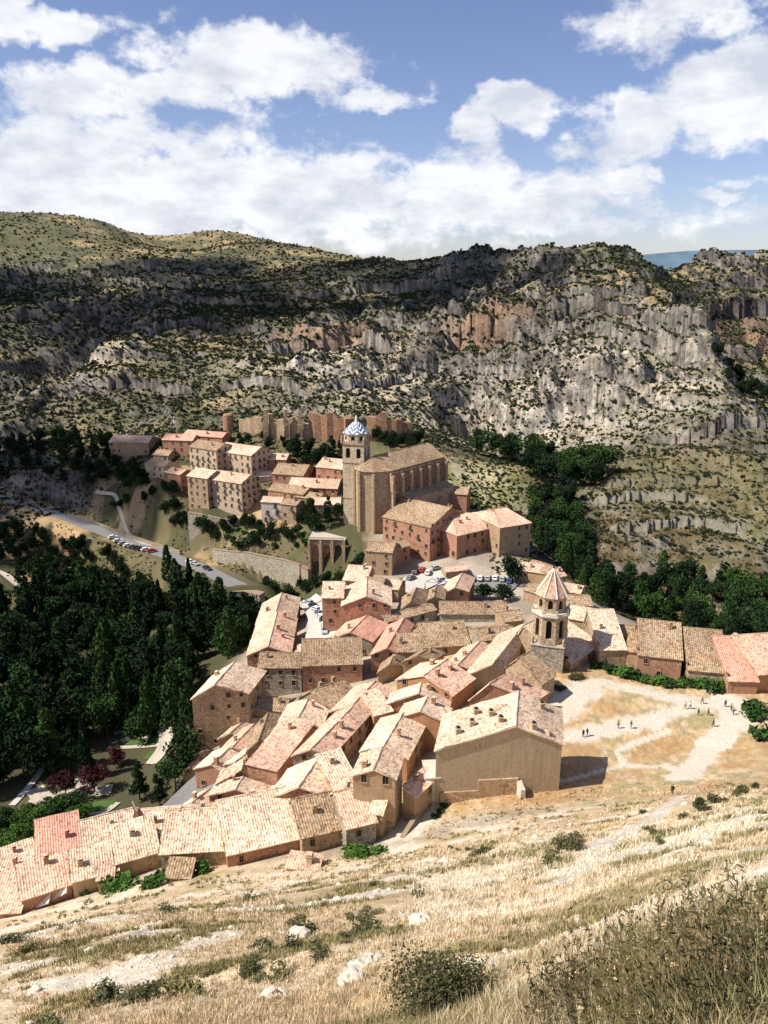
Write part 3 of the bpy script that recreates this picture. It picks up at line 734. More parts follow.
def zeave(A, hb):
    if isinstance(hb, tuple):
        if hb[0] == 'Y': return at_y(A[0], A[1], hb[1]).z
        g = ground(*hb); return at_y(A[0], A[1], g.y).z
    return ground_off(A[0], A[1], hb).z
def G(L0, R0, K1, hb, label, split=.5, pitch=.42, dmax=34, **k):
    ze = zeave(L0, hb); a = at_z(*L0, ze); b = at_z(*R0, ze); Wd = (b-a).length
    h = pitch*Wd*max(split, 1-split) if .06 < split < .94 else pitch*Wd
    c = at_z(*K1, ze+h); d = c-a.lerp(b, split); d.z = 0
    # keep the plan close to a rectangle
    n = Vector((-(b-a).y, (b-a).x, 0)).normalized(); par = d.dot((b-a).normalized()); per = max(d.dot(n), 3.5)
    lim = per*.9; par2 = max(-lim, min(lim, par)); dd = n*per+(b-a).normalized()*par2
    if dd.length > dmax: dd *= dmax/dd.length
    return core(a, b, dd, ze, h, split, label, **k)
def E(A, B, depth, hb, label, split=.5, pitch=.36, lean=0., **k):
    ze = zeave(A, hb); a = at_z(*A, ze); b = at_z(*B, ze); t = (b-a).normalized(); n = Vector((-t.y, t.x, 0)); D = n*depth+t*lean
    h = pitch*depth*max(split, 1-split) if .06 < split < .94 else pitch*depth
    return core(a+D, a, b-a, ze, h, 1-split if not (split > .94) else 0.0, label, **k)

R_ = 'tile_rose'; Cc = 'tile_cream'; O_ = 'tile_old'; PK = 'tile_pink'
row = 'houses in the near row along the foot of the dry slope'
mid = 'houses of the sunlit lower quarter'
# --- near row, left to right
E((-22,914),(20,912),9,1.6,'pinkish tiled house at the bottom left corner, cut by the left edge of the photo',group=row,tile=R_,wall='plaster_rose',split=1,pitch=.30)
E((21,900),(71,884),6,(22,913),'low house with a white awning and a white cloth under its dark front eave',group=row,tile=R_,wall='plaster_rose',split=1,pitch=.30,win=.3)
E((6,878),(38,867),6,2.5,'small cream roofed house squeezed behind the house with the white awning',group=row,split=1,pitch=.3)
E((37,867),(81,856),9,3.5,'house with a smooth salmon pink roof beside the hedge at lower left',group=row,tile=PK,wall='plaster_rose',split=1,pitch=.34,chim=1)
E((72,882),(118,870),5.5,3.2,'low cream roofed house behind the vine with a small lean-to canopy',group=row,split=1,pitch=.28,win=.4)
E((81,850),(136,836),7,4.0,'speckled roof house between the salmon pink roof and the stone gable spike',group=row,wall='stone_gold',split=.8,pitch=.36)
E((136,834),(226,826),7,4.6,'long speckled roof house behind the stone gable spike, backing on the park road',group=row,split=.6,pitch=.36,chim=2)
E((116,864),(159,852),7,3.6,'cream roofed house with a rusty chimney block right of the green vine',group=row,split=1,pitch=.32,win=.2)
E((160,854),(226,850),8.5,(200,870),'wide cream roof house over a dark wall with a crumbling lean-to',group=row,wall='stone_gold',split=.85,pitch=.34,win=.2)
E((227,855),(301,838),10.5,(240,866),'reddish walled house with a square roof hatch at the foot of the dry slope',group=row,wall='plaster_rose',split=.9,pitch=.34,win=.5,chim=1)
E((302,838),(346,828),9,(310,854),'tan walled house with brown mottled tiles just above the tiny ruined shed',group=row,wall='plaster_tan',tile=O_,split=.75,pitch=.34,win=.75)
E((346,829),(376,822),9,(350,850),'narrow grey walled house at the right end of the near row behind the green shrubs',group=row,wall='stone_grey',tile=R_,split=.72,pitch=.34,win=.4)
G((266,800),(286,799),(283,788),5,'tall narrow rose plaster tower house with a chimney block in the near row',group=row,wall='plaster_rose',win=0,pitch=.2,chim=1)
# --- houses behind the near row
G((353,776),(395,779),(382,749),(372,832),'tall tan gable fronted house at the top of the concrete ramp street',group=mid,wall='plaster_tan',win=.55,wscale=1.1,door=True)
G((403,791),(415,797),(424,769),(412,818),'narrow lean-to house whose roof tips towards the ramp street',group=mid,wall='plaster_tan',tile=R_,split=0,pitch=.3,win=.5)
E((369,812),(382,815),6,5,'small cream lean-to roof against the tall gable fronted house',group=mid,split=1,pitch=.5,chim=0,win=0)
G((267,800),(345,803),(319,758),7,'broad gabled house with a bright left slope behind the tan house with mottled tiles',group=mid,wall='plaster_rose',split=.42,pitch=.36,win=.4)
E((334,791),(358,784),8,7,'flat cream roofed annex joined to the tall gable fronted house on its left',group=mid,wall='plaster_tan',split=1,pitch=.25,win=.4)
G((209,796),(264,799),(243,778),(228,808),'low gable fronted house with two square windows above the row with the roof hatch',group=mid,wall='plaster_rose',win=.9,pitch=.34)
G((182,807),(204,806),(209,790),3.5,'small cream roofed shed house beside the grey parking lane',group=mid,win=0)
G((217,784),(246,776),(247,762),5,'slim house with a single bright slope left of the brown fronted block',group=mid,split=.85,pitch=.3,win=.4)
E((247,764),(277,771),13,6,'rose fronted block with a sharp dark eave in the middle of the lower quarter',group=mid,wall='plaster_rose',tile=R_,split=1,pitch=.28,win=0,lean=2)
G((195,769),(224,773),(230,748),(205,788),'brown walled gable house standing over the parking lane',group=mid,wall='plaster_rose',split=.6,win=.3)
G((184,770),(196,769),(206,750),4,'tiny house wedged at the outer left edge of the lower quarter',group=mid,win=0,chim=0)
G((225,765),(247,768),(262,742),4.5,'cream roofed house between the brown gable house and the rose fronted block',group=mid,win=.2)
G((219,739),(242,736),(248,718),4,'highest of the bright jumbled roofs against the big tower like house',group=mid,win=.2)
G((219,752),(247,753),(254,725),4,'bright jumbled roof with a red patch left of the wide mottled roof',group=mid,tile=R_,win=.2)
G((247,752),(282,744),(268,714),5,'wide mottled grey roof house with two chimneys below the dark courtyard',group=mid,tile=O_,chim=2,win=.2,split=.35)
G((279,722),(320,728),(308,700),(300,738),'gabled rose house with one bright and one brown slope, centre left of the town',group=mid,wall='plaster_rose',win=.5)
G((262,757),(294,758),(302,732),4.5,'mottled roof house below the gabled rose house, with an upright slab on the tiles',group=mid,tile=O_,win=.2)
G((293,756),(330,757),(353,707),(340,775),'long ridge house with dark arched windows along its shaded right wall',group=mid,wall='stone_gold',tile=R_,win=.9,chim=2,dmax=30)
G((331,712),(374,717),(375,682),7,'bright gabled house right behind the long ridge house',group=mid,win=.4,tile=R_)
G((299,698),(334,712),(342,680),5,'dark mottled low roof below the long dark courtyard wall',group=mid,tile=O_,win=.2,chim=2,split=.35)
G((361,752),(407,759),(403,714),(408,775),'long gabled house with a red figure shaped chimney on its bright slope',group=mid,wall='plaster_orange',win=.5,split=.5,dmax=24)
G((398,718),(445,723),(427,698),(420,750),'broad orange fronted house with a bare gable facing the large church hall',group=mid,wall='plaster_orange',win=0,dmax=16,split=.48)
G((388,704),(449,706),(421,684),6,'orange walled house with wide bright slopes behind the bare orange gable',group=mid,wall='plaster_orange',win=.3,dmax=12)
E((374,716),(392,711),7,5.5,'small cream roof between the red chimney house and the orange walled house',group=mid,wall='plaster_orange',split=1,pitch=.25,win=0,chim=0)
G((397,680),(452,696),(447,660),(425,706),'large orange house with a row of small windows under a wide pink roof',group=mid,wall='plaster_orange',tile=R_,win=.8,chim=3,dmax=20)
G((440,672),(476,672),(480,642),4,'pink roofed house between the large orange house and the church nave',group=mid,tile=R_,win=.2,chim=2,dmax=17)
# --- the long building group round the dark courtyard
ct = 'houses round the dark courtyard'
G((192,699),(248,694),(234,663),(210,752),'big tower like corner house of pale stone on the left edge of the town',group=ct,wall='stone_gold',win=.5,tile=Cc,dmax=20,split=.42)
E((258,668),(301,668),8,(280,696),'dark walled house with three barred windows facing the courtyard',group=ct,wall='stone_grey',tile=O_,win=.9,split=.6)
E((302,666),(362,664),12,(330,688),'wide mottled roof house with a thin white gutter along its dark front',group=ct,wall='plaster_rose',tile=O_,win=.4,split=.7,pitch=.38)
E((240,707),(284,712),6,5,'low strip of mottled roof closing the courtyard on the near side',group=ct,wall='plaster_tan',tile=O_,win=.2,split=.55)
E((220,704),(243,706),6,(228,735),'reddish patched wall house leaning on the big tower like corner house',group=ct,wall='plaster_rose',tile=R_,win=.5,split=1,pitch=.2,chim=0)
ll = 'stepped terrace above the valley trees'
G((256,625),(295,619),(282,592),9,'upper end house of the stepped terrace by the curved road',group=ll,tile=Cc,wall='plaster_rose',chim=2,dmax=16,win=.3)
G((252,641),(293,637),(277,613),9,'middle house of the stepped terrace by the curved road',group=ll,tile=R_,wall='plaster_rose',chim=2,dmax=16,win=.3)
G((247,656),(290,654),(272,632),9,'lower end house of the stepped terrace by the curved road',group=ll,tile=R_,wall='plaster_rose',chim=1,dmax=14,win=.3)
E((297,655),(310,655),6,5,'tiny roof wedged between the stepped terrace and the wide mottled roof',group=ll,chim=0,win=0)
# --- middle of the town
mm = 'houses between the curved road and the main square'
E((322,598),(343,598),8,(335,632),'tall tan house with three dark windows one above another beside the curved road',group=mm,wall='plaster_rose',win=1,split=.8,chim=1)
G((342,606),(391,606),(367,579),(367,634),'broad gabled rose house right of the tall one beside the curved road',group=mm,wall='plaster_rose',win=.4,chim=1,dmax=14)
E((343,580),(366,582),10,6,'bright roofed house behind the two houses of the curved road',group=mm,tile=Cc,wall='plaster_rose',split=.7,chim=2)
E((364,584),(382,586),6,6,'square reddish block with a flat tiled top below the square',group=mm,wall='plaster_rose',tile=O_,win=.8,chim=0)
E((382,588),(398,590),8,4,'small bright roof next to the street into the square',group=mm,chim=1,win=.3)
G((329,640),(372,642),(367,616),6,'house with a salmon roof whose right side is shaded, below the broad gabled rose house',group=mm,wall='stone_grey',tile=PK,win=.3,dmax=13)
G((371,655),(397,654),(404,619),(380,672),'long pointed salmon red roof in the middle of the town',group=mm,wall='plaster_rose',tile=PK,win=.4,dmax=20,split=.62)
E((397,652),(422,652),9,5,'mottled olive roof house right of the pointed salmon roof',group=mm,tile=O_,win=.3,split=.7)
E((424,648),(470,645),12,4,'broad mottled brown roof with one square chimney in the middle of the town',group=mm,tile=O_,win=.2,chim=1,split=.7)
E((388,622),(436,610),5,4.5,'long thin brown roof running up to the square',group=mm,tile=O_,wall='stone_grey',win=.3,chim=0)
G((396,613),(424,606),(417,588),4,'olive mottled roof of the house just below the parked cars of the square',group=mm,tile=O_,win=.3)
G((424,603),(444,600),(436,587),3.5,'small low house with an olive brown roof close under the square',group=mm,tile=O_,win=.3,chim=1)
G((378,673),(402,666),(424,650),3.5,'wavy old roof left of the large orange house',group=mm,tile=O_,win=.2,chim=1)
G((403,662),(432,661),(438,648),4.5,'low old roof behind the large orange house',group=mm,tile=O_,win=.2,chim=1)
E((440,614),(507,615),8,(470,622),'long mottled roof running across just below the tree lined car park',group=mm,tile=O_,wall='stone_grey',win=.1,chim=1,split=.6)
E((480,641),(516,638),8,4,'mottled roof just left of the octagonal bell tower',group=mm,tile=O_,wall='stone_grey',win=.2,chim=1)
E((443,640),(478,640),8,3.5,'flat old roof between the long mottled roof and the church nave',group=mm,tile=O_,win=.0,chim=1)
E((505,622),(524,620),7,4,'small old roof in the shadow beside the octagonal bell tower belfry',group=mm,tile=O_,win=.0,chim=1)
G((441,595),(468,592),(462,574),(455,606),'bright roofed house standing between the square and the tree lined car park',group=mm,tile=R_,wall='plaster_rose',win=.3,chim=0,dmax=16)
E((446,572),(467,570),5,3,'tile topped low building at the right edge of the square',group=mm,tile=R_,win=.2,chim=0)
# right of the bell tower, towards the gorge
rg = 'houses dropping to the gorge behind the bell tower'
E((519,570),(545,574),8,4,'rose roofed house highest of the cluster behind the bell tower',group=rg,tile=R_,win=.3)
E((552,578),(566,576),7,4.5,'little gabled house at the left of the cluster behind the bell tower',group=rg,tile=R_,win=.3)
E((558,590),(580,594),7,4,'pink roofed house in the centre of the cluster behind the bell tower',group=rg,tile=R_,win=.3)
E((562,606),(592,606),8,4,'outermost brown roofed house of the cluster over the gorge',group=rg,tile=O_,win=.2)
E((524,590),(545,596),6,4,'low brown roofed house hidden behind the spire of the bell tower',group=rg,tile=O_,win=.2)
rr = 'row of houses along the back of the open esplanade'
E((566,618),(600,624),9,5,'broken edged pale roof directly right of the belfry',group=rr,tile=Cc,win=.2,chim=0)
E((600,650),(626,650),15,(612,668),'first house of the esplanade row, with a bright left hand roof',group=rr,tile=Cc,win=.4,wall='stone_gold',split=.85)
E((626,651),(638,653),13,4.5,'narrow dark roofed house second in the esplanade row',group=rr,tile=O_,win=.3,chim=0)
E((638,655),(682,660),14,(660,676),'largest house of the esplanade row, with a tall shaded right wall',group=rr,tile=O_,wall='plaster_rose',win=.35,split=.8,chim=1)
E((643,642),(662,644),8,7,'raised roof poking up behind the largest house of the esplanade row',group=rr,tile=O_,win=0,chim=0)
E((605,634),(642,636),6,5,'long brown roof at the very back of the esplanade row',group=rr,tile=O_,win=0,chim=1)
E((688,670),(728,674),15,3.6,'low mottled roof house beside the ruined stone walls',group=rr,tile=O_,wall='stone_gold',win=.3,split=.85,chim=0)
E((729,681),(758,682),15,3.2,'salmon pink roofed house before the last one at the right edge',group=rr,tile=PK,wall='plaster_rose',win=.3,split=.85,chim=1)
E((758,675),(800,672),14,4.2,'orange walled house cut by the right edge of the photo',group=rr,tile=R_,wall='plaster_orange',win=.3,split=.8,chim=1)
E((735,655),(760,654),7,5,'pale flat looking roof behind the salmon pink one by the gorge trees',group=rr,tile=R_,win=.0,chim=0)
# --- upper left quarter
ul = 'tall houses of the upper left quarter'
E((187,476),(207,479),12,('Y',330),'tan four storey house joined to the left of the pale balcony house',group=ul,tile=Cc,wall='plaster_tan',win=.9,balc=.2,split=.5)
E((207,479),(241,484),13,('Y',328),'pale tall house with four rows of balconied windows and a red right wall',group=ul,tile=R_,wall='plaster_cream',win=1,balc=.6,split=.5,wscale=1.1)
E((189,447),(216,451),12,('Y',352),'left half of the upper balconied pair, cream with brown roof',group=ul,tile=O_,wall='plaster_cream',win=.95,balc=.5)
E((216,451),(251,456),14,('Y',350),'right half of the upper balconied pair, with an orange end wall',group=ul,tile=Cc,wall='plaster_cream',win=.95,balc=.5)
E((162,440),(192,441),10,('Y',372),'red roofed house at the top left of the upper quarter',group=ul,tile=PK,wall='plaster_rose',win=.6)
E((183,435),(222,438),9,('Y',384),'long pink roofed house under the castle hill at the very back',group=ul,tile=PK,wall='plaster_rose',win=.5)
E((109,442),(148,443),12,('Y',385),'long low tan roofed house alone at the far left among dark trees',group=ul,tile=R_,wall='plaster_tan',win=.3)
E((145,464),(163,467),9,('Y',355),'small cream house with a brown roof above the path bend',group=ul,tile=O_,wall='plaster_cream',win=.6)
E((163,472),(180,475),8,('Y',349),'small red walled house beside the small cream one above the path bend',group=ul,tile=R_,wall='plaster_rose',win=.6)
E((153,455),(168,456),9,('Y',366),'rough stone house with a slanted retaining wall behind the small cream one',group=ul,tile=O_,wall='stone_gold',win=.3)
# --- hanging houses below the cathedral
hh_ = 'houses stacked on the slope left of the cathedral'
E((257,459),(286,460),9,('Y',350),'rose house with a clean bright roof highest in the stack left of the cathedral',group=hh_,tile=Cc,wall='plaster_rose',win=.8)
E((254,477),(272,476),7,('Y',340),'white walled house with a dark open loft in the stack left of the cathedral',group=hh_,tile=Cc,wall='plaster_white',win=.4)
E((272,474),(303,476),16,('Y',338),'wide brown roofed house with a dark gable over the red terrace',group=hh_,tile=O_,wall='plaster_rose',win=.7)
E((288,487),(337,489),13,('Y',325),'long red house with a line of eight small windows beside the cathedral tower',group=hh_,tile=R_,wall='plaster_rose',win=1)
E((268,490),(303,495),10,('Y',322),'ochre roofed house below the long red one',group=hh_,tile=O_,wall='plaster_rose',win=.5)
E((261,502),(281,503),7,('Y',312),'tall white hanging house with wooden balconies above the garden wall',group=hh_,tile=R_,wall='plaster_white',win=.8,balc=.4)
E((281,504),(296,506),7,('Y',308),'narrow hanging house right of the white one',group=hh_,tile=O_,wall='plaster_tan',win=.7,balc=.4)
E((296,497),(318,500),8,('Y',315),'mid brown roof stepping down to the golden fronted house',group=hh_,tile=O_,wall='plaster_tan',win=.4)
E((315,505),(340,505),9,('Y',305),'golden fronted house with a lit corner just above the arched terrace',group=hh_,tile=R_,wall='stone_gold',win=.6)
E((316,467),(346,470),14,('Y',335),'pink roofed house touching the left side of the cathedral tower',group=hh_,tile=R_,wall='plaster_rose',win=.7,chim=2)
E((252,455),(262,453),7,('Y',362),'small orange sided house behind the balconied pair',group=hh_,tile=R_,wall='plaster_orange',win=.4)
# --- palace and the square
ps = 'palace wings by the cathedral'
E((383,517),(430,528),23,('Y',284),'long rose palace wing with tall windows under a mottled brown roof',group=ps,cat='palace',name='palace_wing',tile=O_,wall='plaster_rose',win=.9,balc=.2,chim=2,split=.55)
E((457,536),(500,526),20,('Y',269),'corner palace wing with a broad rose front behind the tree of the car park',group=ps,cat='palace',name='palace_wing',tile=R_,wall='plaster_rose',win=.5,chim=2,split=.5,hip=.3,wscale=1.3)
E((500,528),(531,523),20,('Y',271),'tan palace wing at the right end over the gorge trees',group=ps,cat='palace',name='palace_wing',tile=R_,wall='plaster_tan',win=.4,chim=1,split=.5,hip=.3)
E((442,522),(462,520),8,('Y',277),'square roofed turret house at the left of the corner palace wing',group=ps,tile=O_,wall='plaster_rose',win=.6,hip=.4,chim=0)
E((437,493),(467,495),10,('Y',310),'dark gabled house tucked behind the palace and the cathedral',group=ps,tile=O_,wall='plaster_rose',win=.0,chim=0)
E((408,502),(440,503),8,('Y',302),'low brown roof between the cathedral wall and the palace',group=ps,tile=O_,wall='stone_grey',win=.0,chim=1)
E((366,551),(392,553),10,('Y',262),'corner house with a crumbling roof at the left entrance of the square',group=ps,tile=O_,wall='plaster_tan',win=.7,chim=0)
E((392,550),(410,546),8,('Y',266),'low rose house between the corner house and the square arcade',group=ps,tile=O_,wall='plaster_rose',win=.6,chim=0)
E((526,566),(548,574),7,3.5,'low rose house under the right hand palace wing',group=ps,tile=O_,wall='plaster_rose',win=.3,chim=0)

# --- the church hall with the big bare gable, in front of the bell tower
rt, ro, base, hd = G((436,751),(562,745),(518,693),(500,797),'large beige hall with a bare gable and six small chimneys beside the ramp street',cat='church hall',name='church_hall',wall='plaster_beige',tile=Cc,split=.62,pitch=.30,win=0,chim=0,dmax=26)
up = Vector((0, 0, 1))
def on_slope(hd, side, u, v):
    g = hd['g0'] if side == 0 else hd['g1']; return (g+hd['d']*u).lerp(hd['k0']+hd['d']*u, v)
for (sd, u, v) in [(0,.28,.25),(0,.38,.42),(0,.5,.66),(0,.22,.80),(0,.70,.45),(1,.10,.62),(1,.80,.45)]:
    p = on_slope(hd, sd, u, v); m = MB(); m.box((p.x, p.y, p.z-.3), .8, .8, 1.5, .2); m.box((p.x, p.y, p.z+1.2), 1.05, 1.05, .12, .2); m.box((p.x, p.y, p.z+1.32), .5, .5, .3, .2, mi=1); m.build('chimney', [MAT['plaster_beige'], MAT['dark']], ro, base)
for (sd, u, v) in [(0,.12,.72),(0,.68,.70),(1,.12,.28)]:
    p = on_slope(hd, sd, u, v); m = MB(); ax = hd['d'].normalized(); ac = (hd['g1']-hd['g0']).normalized()*(-1 if sd == 0 else 1)
    a, b_, c_ = p+ax*-.9+up*.3, p+ax*.9+up*.3, p+up*1.2; q = p-ac*2.4+up*1.1
    a2 = p+ax*-.9-up*.3; b2 = p+ax*.9-up*.3
    m.poly([a2, b2, b_, c_, a], mi=1); m.poly([a, c_, q]); m.poly([c_, b_, q]); m.poly([a2, a, q]); m.poly([b_, b2, q]); m.build('dormer', [MAT[Cc], MAT['plaster_beige']], ro, base)
m = MB()                                          # darker stone base panel, buttress and side porch of the hall
fr = (hd['g1']-hd['g0']); L_ = fr.length; t = fr.normalized(); n = Vector((t.y, -t.x, 0))
def fpt(u, o): p = hd['g0']+fr*u+n*o; return p
zg = ground(470, 797).z
m.box(tuple(fpt(.19, .06).xy)+(zg-2,), L_*.30, .5, 3.9, math.atan2(t.y, t.x)); m.box(tuple(fpt(.50, .08).xy)+(zg-2,), L_*.32, .6, 6.0, math.atan2(t.y, t.x))
m.build('stone_plinth', MAT['stone_gold'], rt, base)
m = MB(); p = fpt(.67, 1.6); m.box((p.x, p.y, zg-1), .9, 3.2, 4.6, math.atan2(t.y, t.x), taper=.85); m.build('buttress', MAT['plaster_white'], rt, base)
m = MB(); p = fpt(.03, -2.5); m.box((p.x-1.0, p.y, zg-2), 2.2, 5, 6.5, math.atan2(t.y, t.x)); m.box((p.x-1.0, p.y, zg+4.5), 2.6, 5.4, .25, math.atan2(t.y, t.x)); m.build('side_porch', MAT['plaster_white'], rt, base)

# --- church nave and chapels beside the octagonal tower
G((464,677),(500,672),(545,622),(476,694),'church nave with a long smooth bright roof left of the octagonal bell tower',cat='church nave',name='church_nave',wall='plaster_beige',tile=Cc,split=.78,pitch=.30,win=0,chim=0,dmax=36)
E((571,663),(600,645),16,(585,672),'church wing with a pale roof right of the octagonal bell tower',cat='church wing',name='church_wing',wall='stone_gold',tile=Cc,split=.85,win=.4,chim=0,pitch=.36)
G((506,667),(542,684),(530,652),6,'side chapel with a mottled dark roof at the foot of the bell tower',cat='chapel',name='chapel',wall='stone_gold',tile=O_,split=.3,win=0,chim=0,dmax=9)
G((470,700),(533,702),(520,676),5,'parish house with a pink cracked roof between the hall and the side chapel',cat='house',wall='plaster_rose',tile=R_,split=.3,win=0,chim=2,dmax=13)
for r_ in ALLH: 
    if r_[1] > 30 or r_[2] > 30 or r_[3] > 20 or r_[1] < 3 or r_[3] < 1.5: print('HOUSE?', r_)
print('houses', len(ALLH), 'windows', NWIN)
# ------------------------------------------------------------------ landmark buildings
def zy(py, Y, px=384): return at_y(px, py, Y).z
def ring(c, R, n, rot=0): return [Vector((c.x+R*math.cos(rot+2*math.pi*i/n), c.y+R*math.sin(rot+2*math.pi*i/n), 0)) for i in range(n)]
def ringband(mb, pts, z0, z1, mi=0): mb.prism([(p.x, p.y) for p in pts], z0, z1, mi)
def arch_panel(mb, a, b, z0, z1, wf=.5, dep=.5, sill=.8, mi=0, dark=1, top=.5):
    """a wall panel a-b with a real arched opening, back filled by a dark recess"""
    t = b-a; t.z = 0; L_ = t.length; t.normalize(); n = Vector((t.y, -t.x, 0)); w = L_*wf/2; m = L_/2
    zs = z0+sill; zr = z1-top-w; K = 8
    def P(x, z, o=0): q = a+t*x-n*o; return (q.x, q.y, z)
    arc = [(m-w*math.cos(math.pi*k/K), zr+w*math.sin(math.pi*k/K)) for k in range(K+1)]
    mb.poly([P(0, z0), P(L_, z0), P(L_, zs), P(0, zs)], mi=mi)
    mb.poly([P(0, zs), P(m-w, zs), P(m-w, zr), P(0, zr)], mi=mi); mb.poly([P(m+w, zs), P(L_, zs), P(L_, zr), P(m+w, zr)], mi=mi)
    for k in range(K):
        (x0, y0), (x1, y1) = arc[k], arc[k+1]
        e0 = 0 if k == 0 else x0; e1 = L_ if k == K-1 else x1
        mb.poly([P(x0, y0), P(x1, y1), P(e1 if k == K-1 else x1, z1), P(e0 if k == 0 else x0, z1)], mi=mi)
        mb.poly([P(x0, y0), P(x0, y0, dep), P(x1, y1, dep), P(x1, y1)], mi=mi)
    mb.poly([P(0, zr), P(m-w, zr), P(0, z1)], mi=mi); mb.poly([P(m+w, zr), P(L_, zr), P(L_, z1)], mi=mi)
    for x in (m-w, m+w): mb.poly([P(x, zs), P(x, zs, dep), P(x, zr, dep), P(x, zr)], mi=mi)
    mb.poly([P(m-w, zs), P(m+w, zs), P(m+w, zs, dep), P(m-w, zs, dep)], mi=mi)
    mb.poly([P(m-w, zs, dep), P(m+w, zs, dep)]+[P(x, z, dep) for x, z in reversed(arc)], mi=dark)
def stage(mb, c, R, n, rot, z0, z1, wf=.45, sill=.8, top=.5, every=1, dep=.6):
    pts = ring(c, R, n, rot)
    for i in range(n):
        a, b = pts[i], pts[(i+1) % n]
        if i % every == 0: arch_panel(mb, a, b, z0, z1, wf, dep, sill, top=top)
        else: mb.poly([(a.x, a.y, z0), (b.x, b.y, z0), (b.x, b.y, z1), (a.x, a.y, z1)])
    mb.poly([(p.x, p.y, z1) for p in pts])
plaster('tower_cream', (.62, .51, .37), (.52, .42, .29), .5); plaster('tower_stone', (.52, .40, .27), (.42, .31, .20), .55)
# --- octagonal bell tower
def bell_tower():
    Y0 = 171.0; g = at_y(547.5, 668, Y0); c = Vector((g.x, Y0, 0)); z0 = zy(676, Y0)-1; z1 = zy(640, Y0); z2 = zy(611, Y0); z3 = zy(594, Y0); z4 = zy(568, Y0)
    base = Vector((c.x, c.y, z0)); root = empty('bell_tower', base)
    tag(root, 'octagonal brick bell tower with a white ribbed tiled spire, beside the esplanade', 'bell tower')
    rot = math.radians(-62)
    b = MB(); sq = ring(c, 5.2, 4, rot); ringband(b, sq, z0, z1); ringband(b, ring(c, 5.45, 4, rot), z0, z0+2.2); b.build('stone_base', MAT['stone_grey'], root, base)
    m = MB(); ringband(m, ring(c, 5.5, 4, rot), z1, z1+.35); ringband(m, ring(c, 5.15, 4, rot), z1+.35, z1+.6); m.build('lower_cornice', MAT['plaster_white'], root, base)
    m = MB()
    for p in ring(c, 5.0, 4, rot): m.box((p.x, p.y, z1+.6), .5, .5, 1.3, rot); m.tube((p.x, p.y, z1+1.9), (p.x, p.y, z1+2.5), .28, .02, 6)
    m.build('pinnacles', MAT['tower_stone'], root, base)
    r8 = rot+math.pi/8+math.pi/4
    m = MB(); stage(m, c, 4.15, 8, r8, z1+.6, z2, .40, 1.3, .9); m.build('lower_belfry', [MAT['tower_stone'], MAT['dark']], root, base)
    m = MB(); ringband(m, ring(c, 4.65, 8, r8), z2, z2+.4); ringband(m, ring(c, 4.4, 8, r8), z2+.4, z2+.7)
    for p in ring(c, 4.2, 8, r8): m.box((p.x, p.y, z2+.7), .35, .35, .9, 0)
    m.build('upper_cornice', MAT['plaster_white'], root, base)
    m = MB(); stage(m, c, 3.45, 8, r8, z2+.7, z3, .42, .9, .5); m.build('upper_belfry', [MAT['tower_stone'], MAT['dark']], root, base)
    m = MB(); e = ring(c, 3.85, 8, r8); ringband(m, ring(c, 3.6, 8, r8), z3, z3+.25)
    for i in range(8):
        a, q = e[i], e[(i+1) % 8]; ap = Vector((c.x, c.y, z4))
        a = Vector((a.x, a.y, z3+.15)); q = Vector((q.x, q.y, z3+.15)); slope(m, a, q, ap, ap, False, 0)
    sp = m.build('spire_roof', MAT['tile_rose'], root, base)
    m = MB()
    for a in e: m.tube((a.x, a.y, z3+.28), (c.x, c.y, z4+.12), .17, .12, 6)
    m.build('rib', MAT['white'], sp, base)
    m = MB(); m.tube((c.x, c.y, z4), (c.x, c.y, z4+.7), .28, .1, 8); m.tube((c.x, c.y, z4+.7), (c.x, c.y, z4+2.0), .05, .04, 5); m.box((c.x, c.y, z4+1.5), .7, .07, .08); m.build('finial', MAT['iron'], sp, base)
bell_tower()
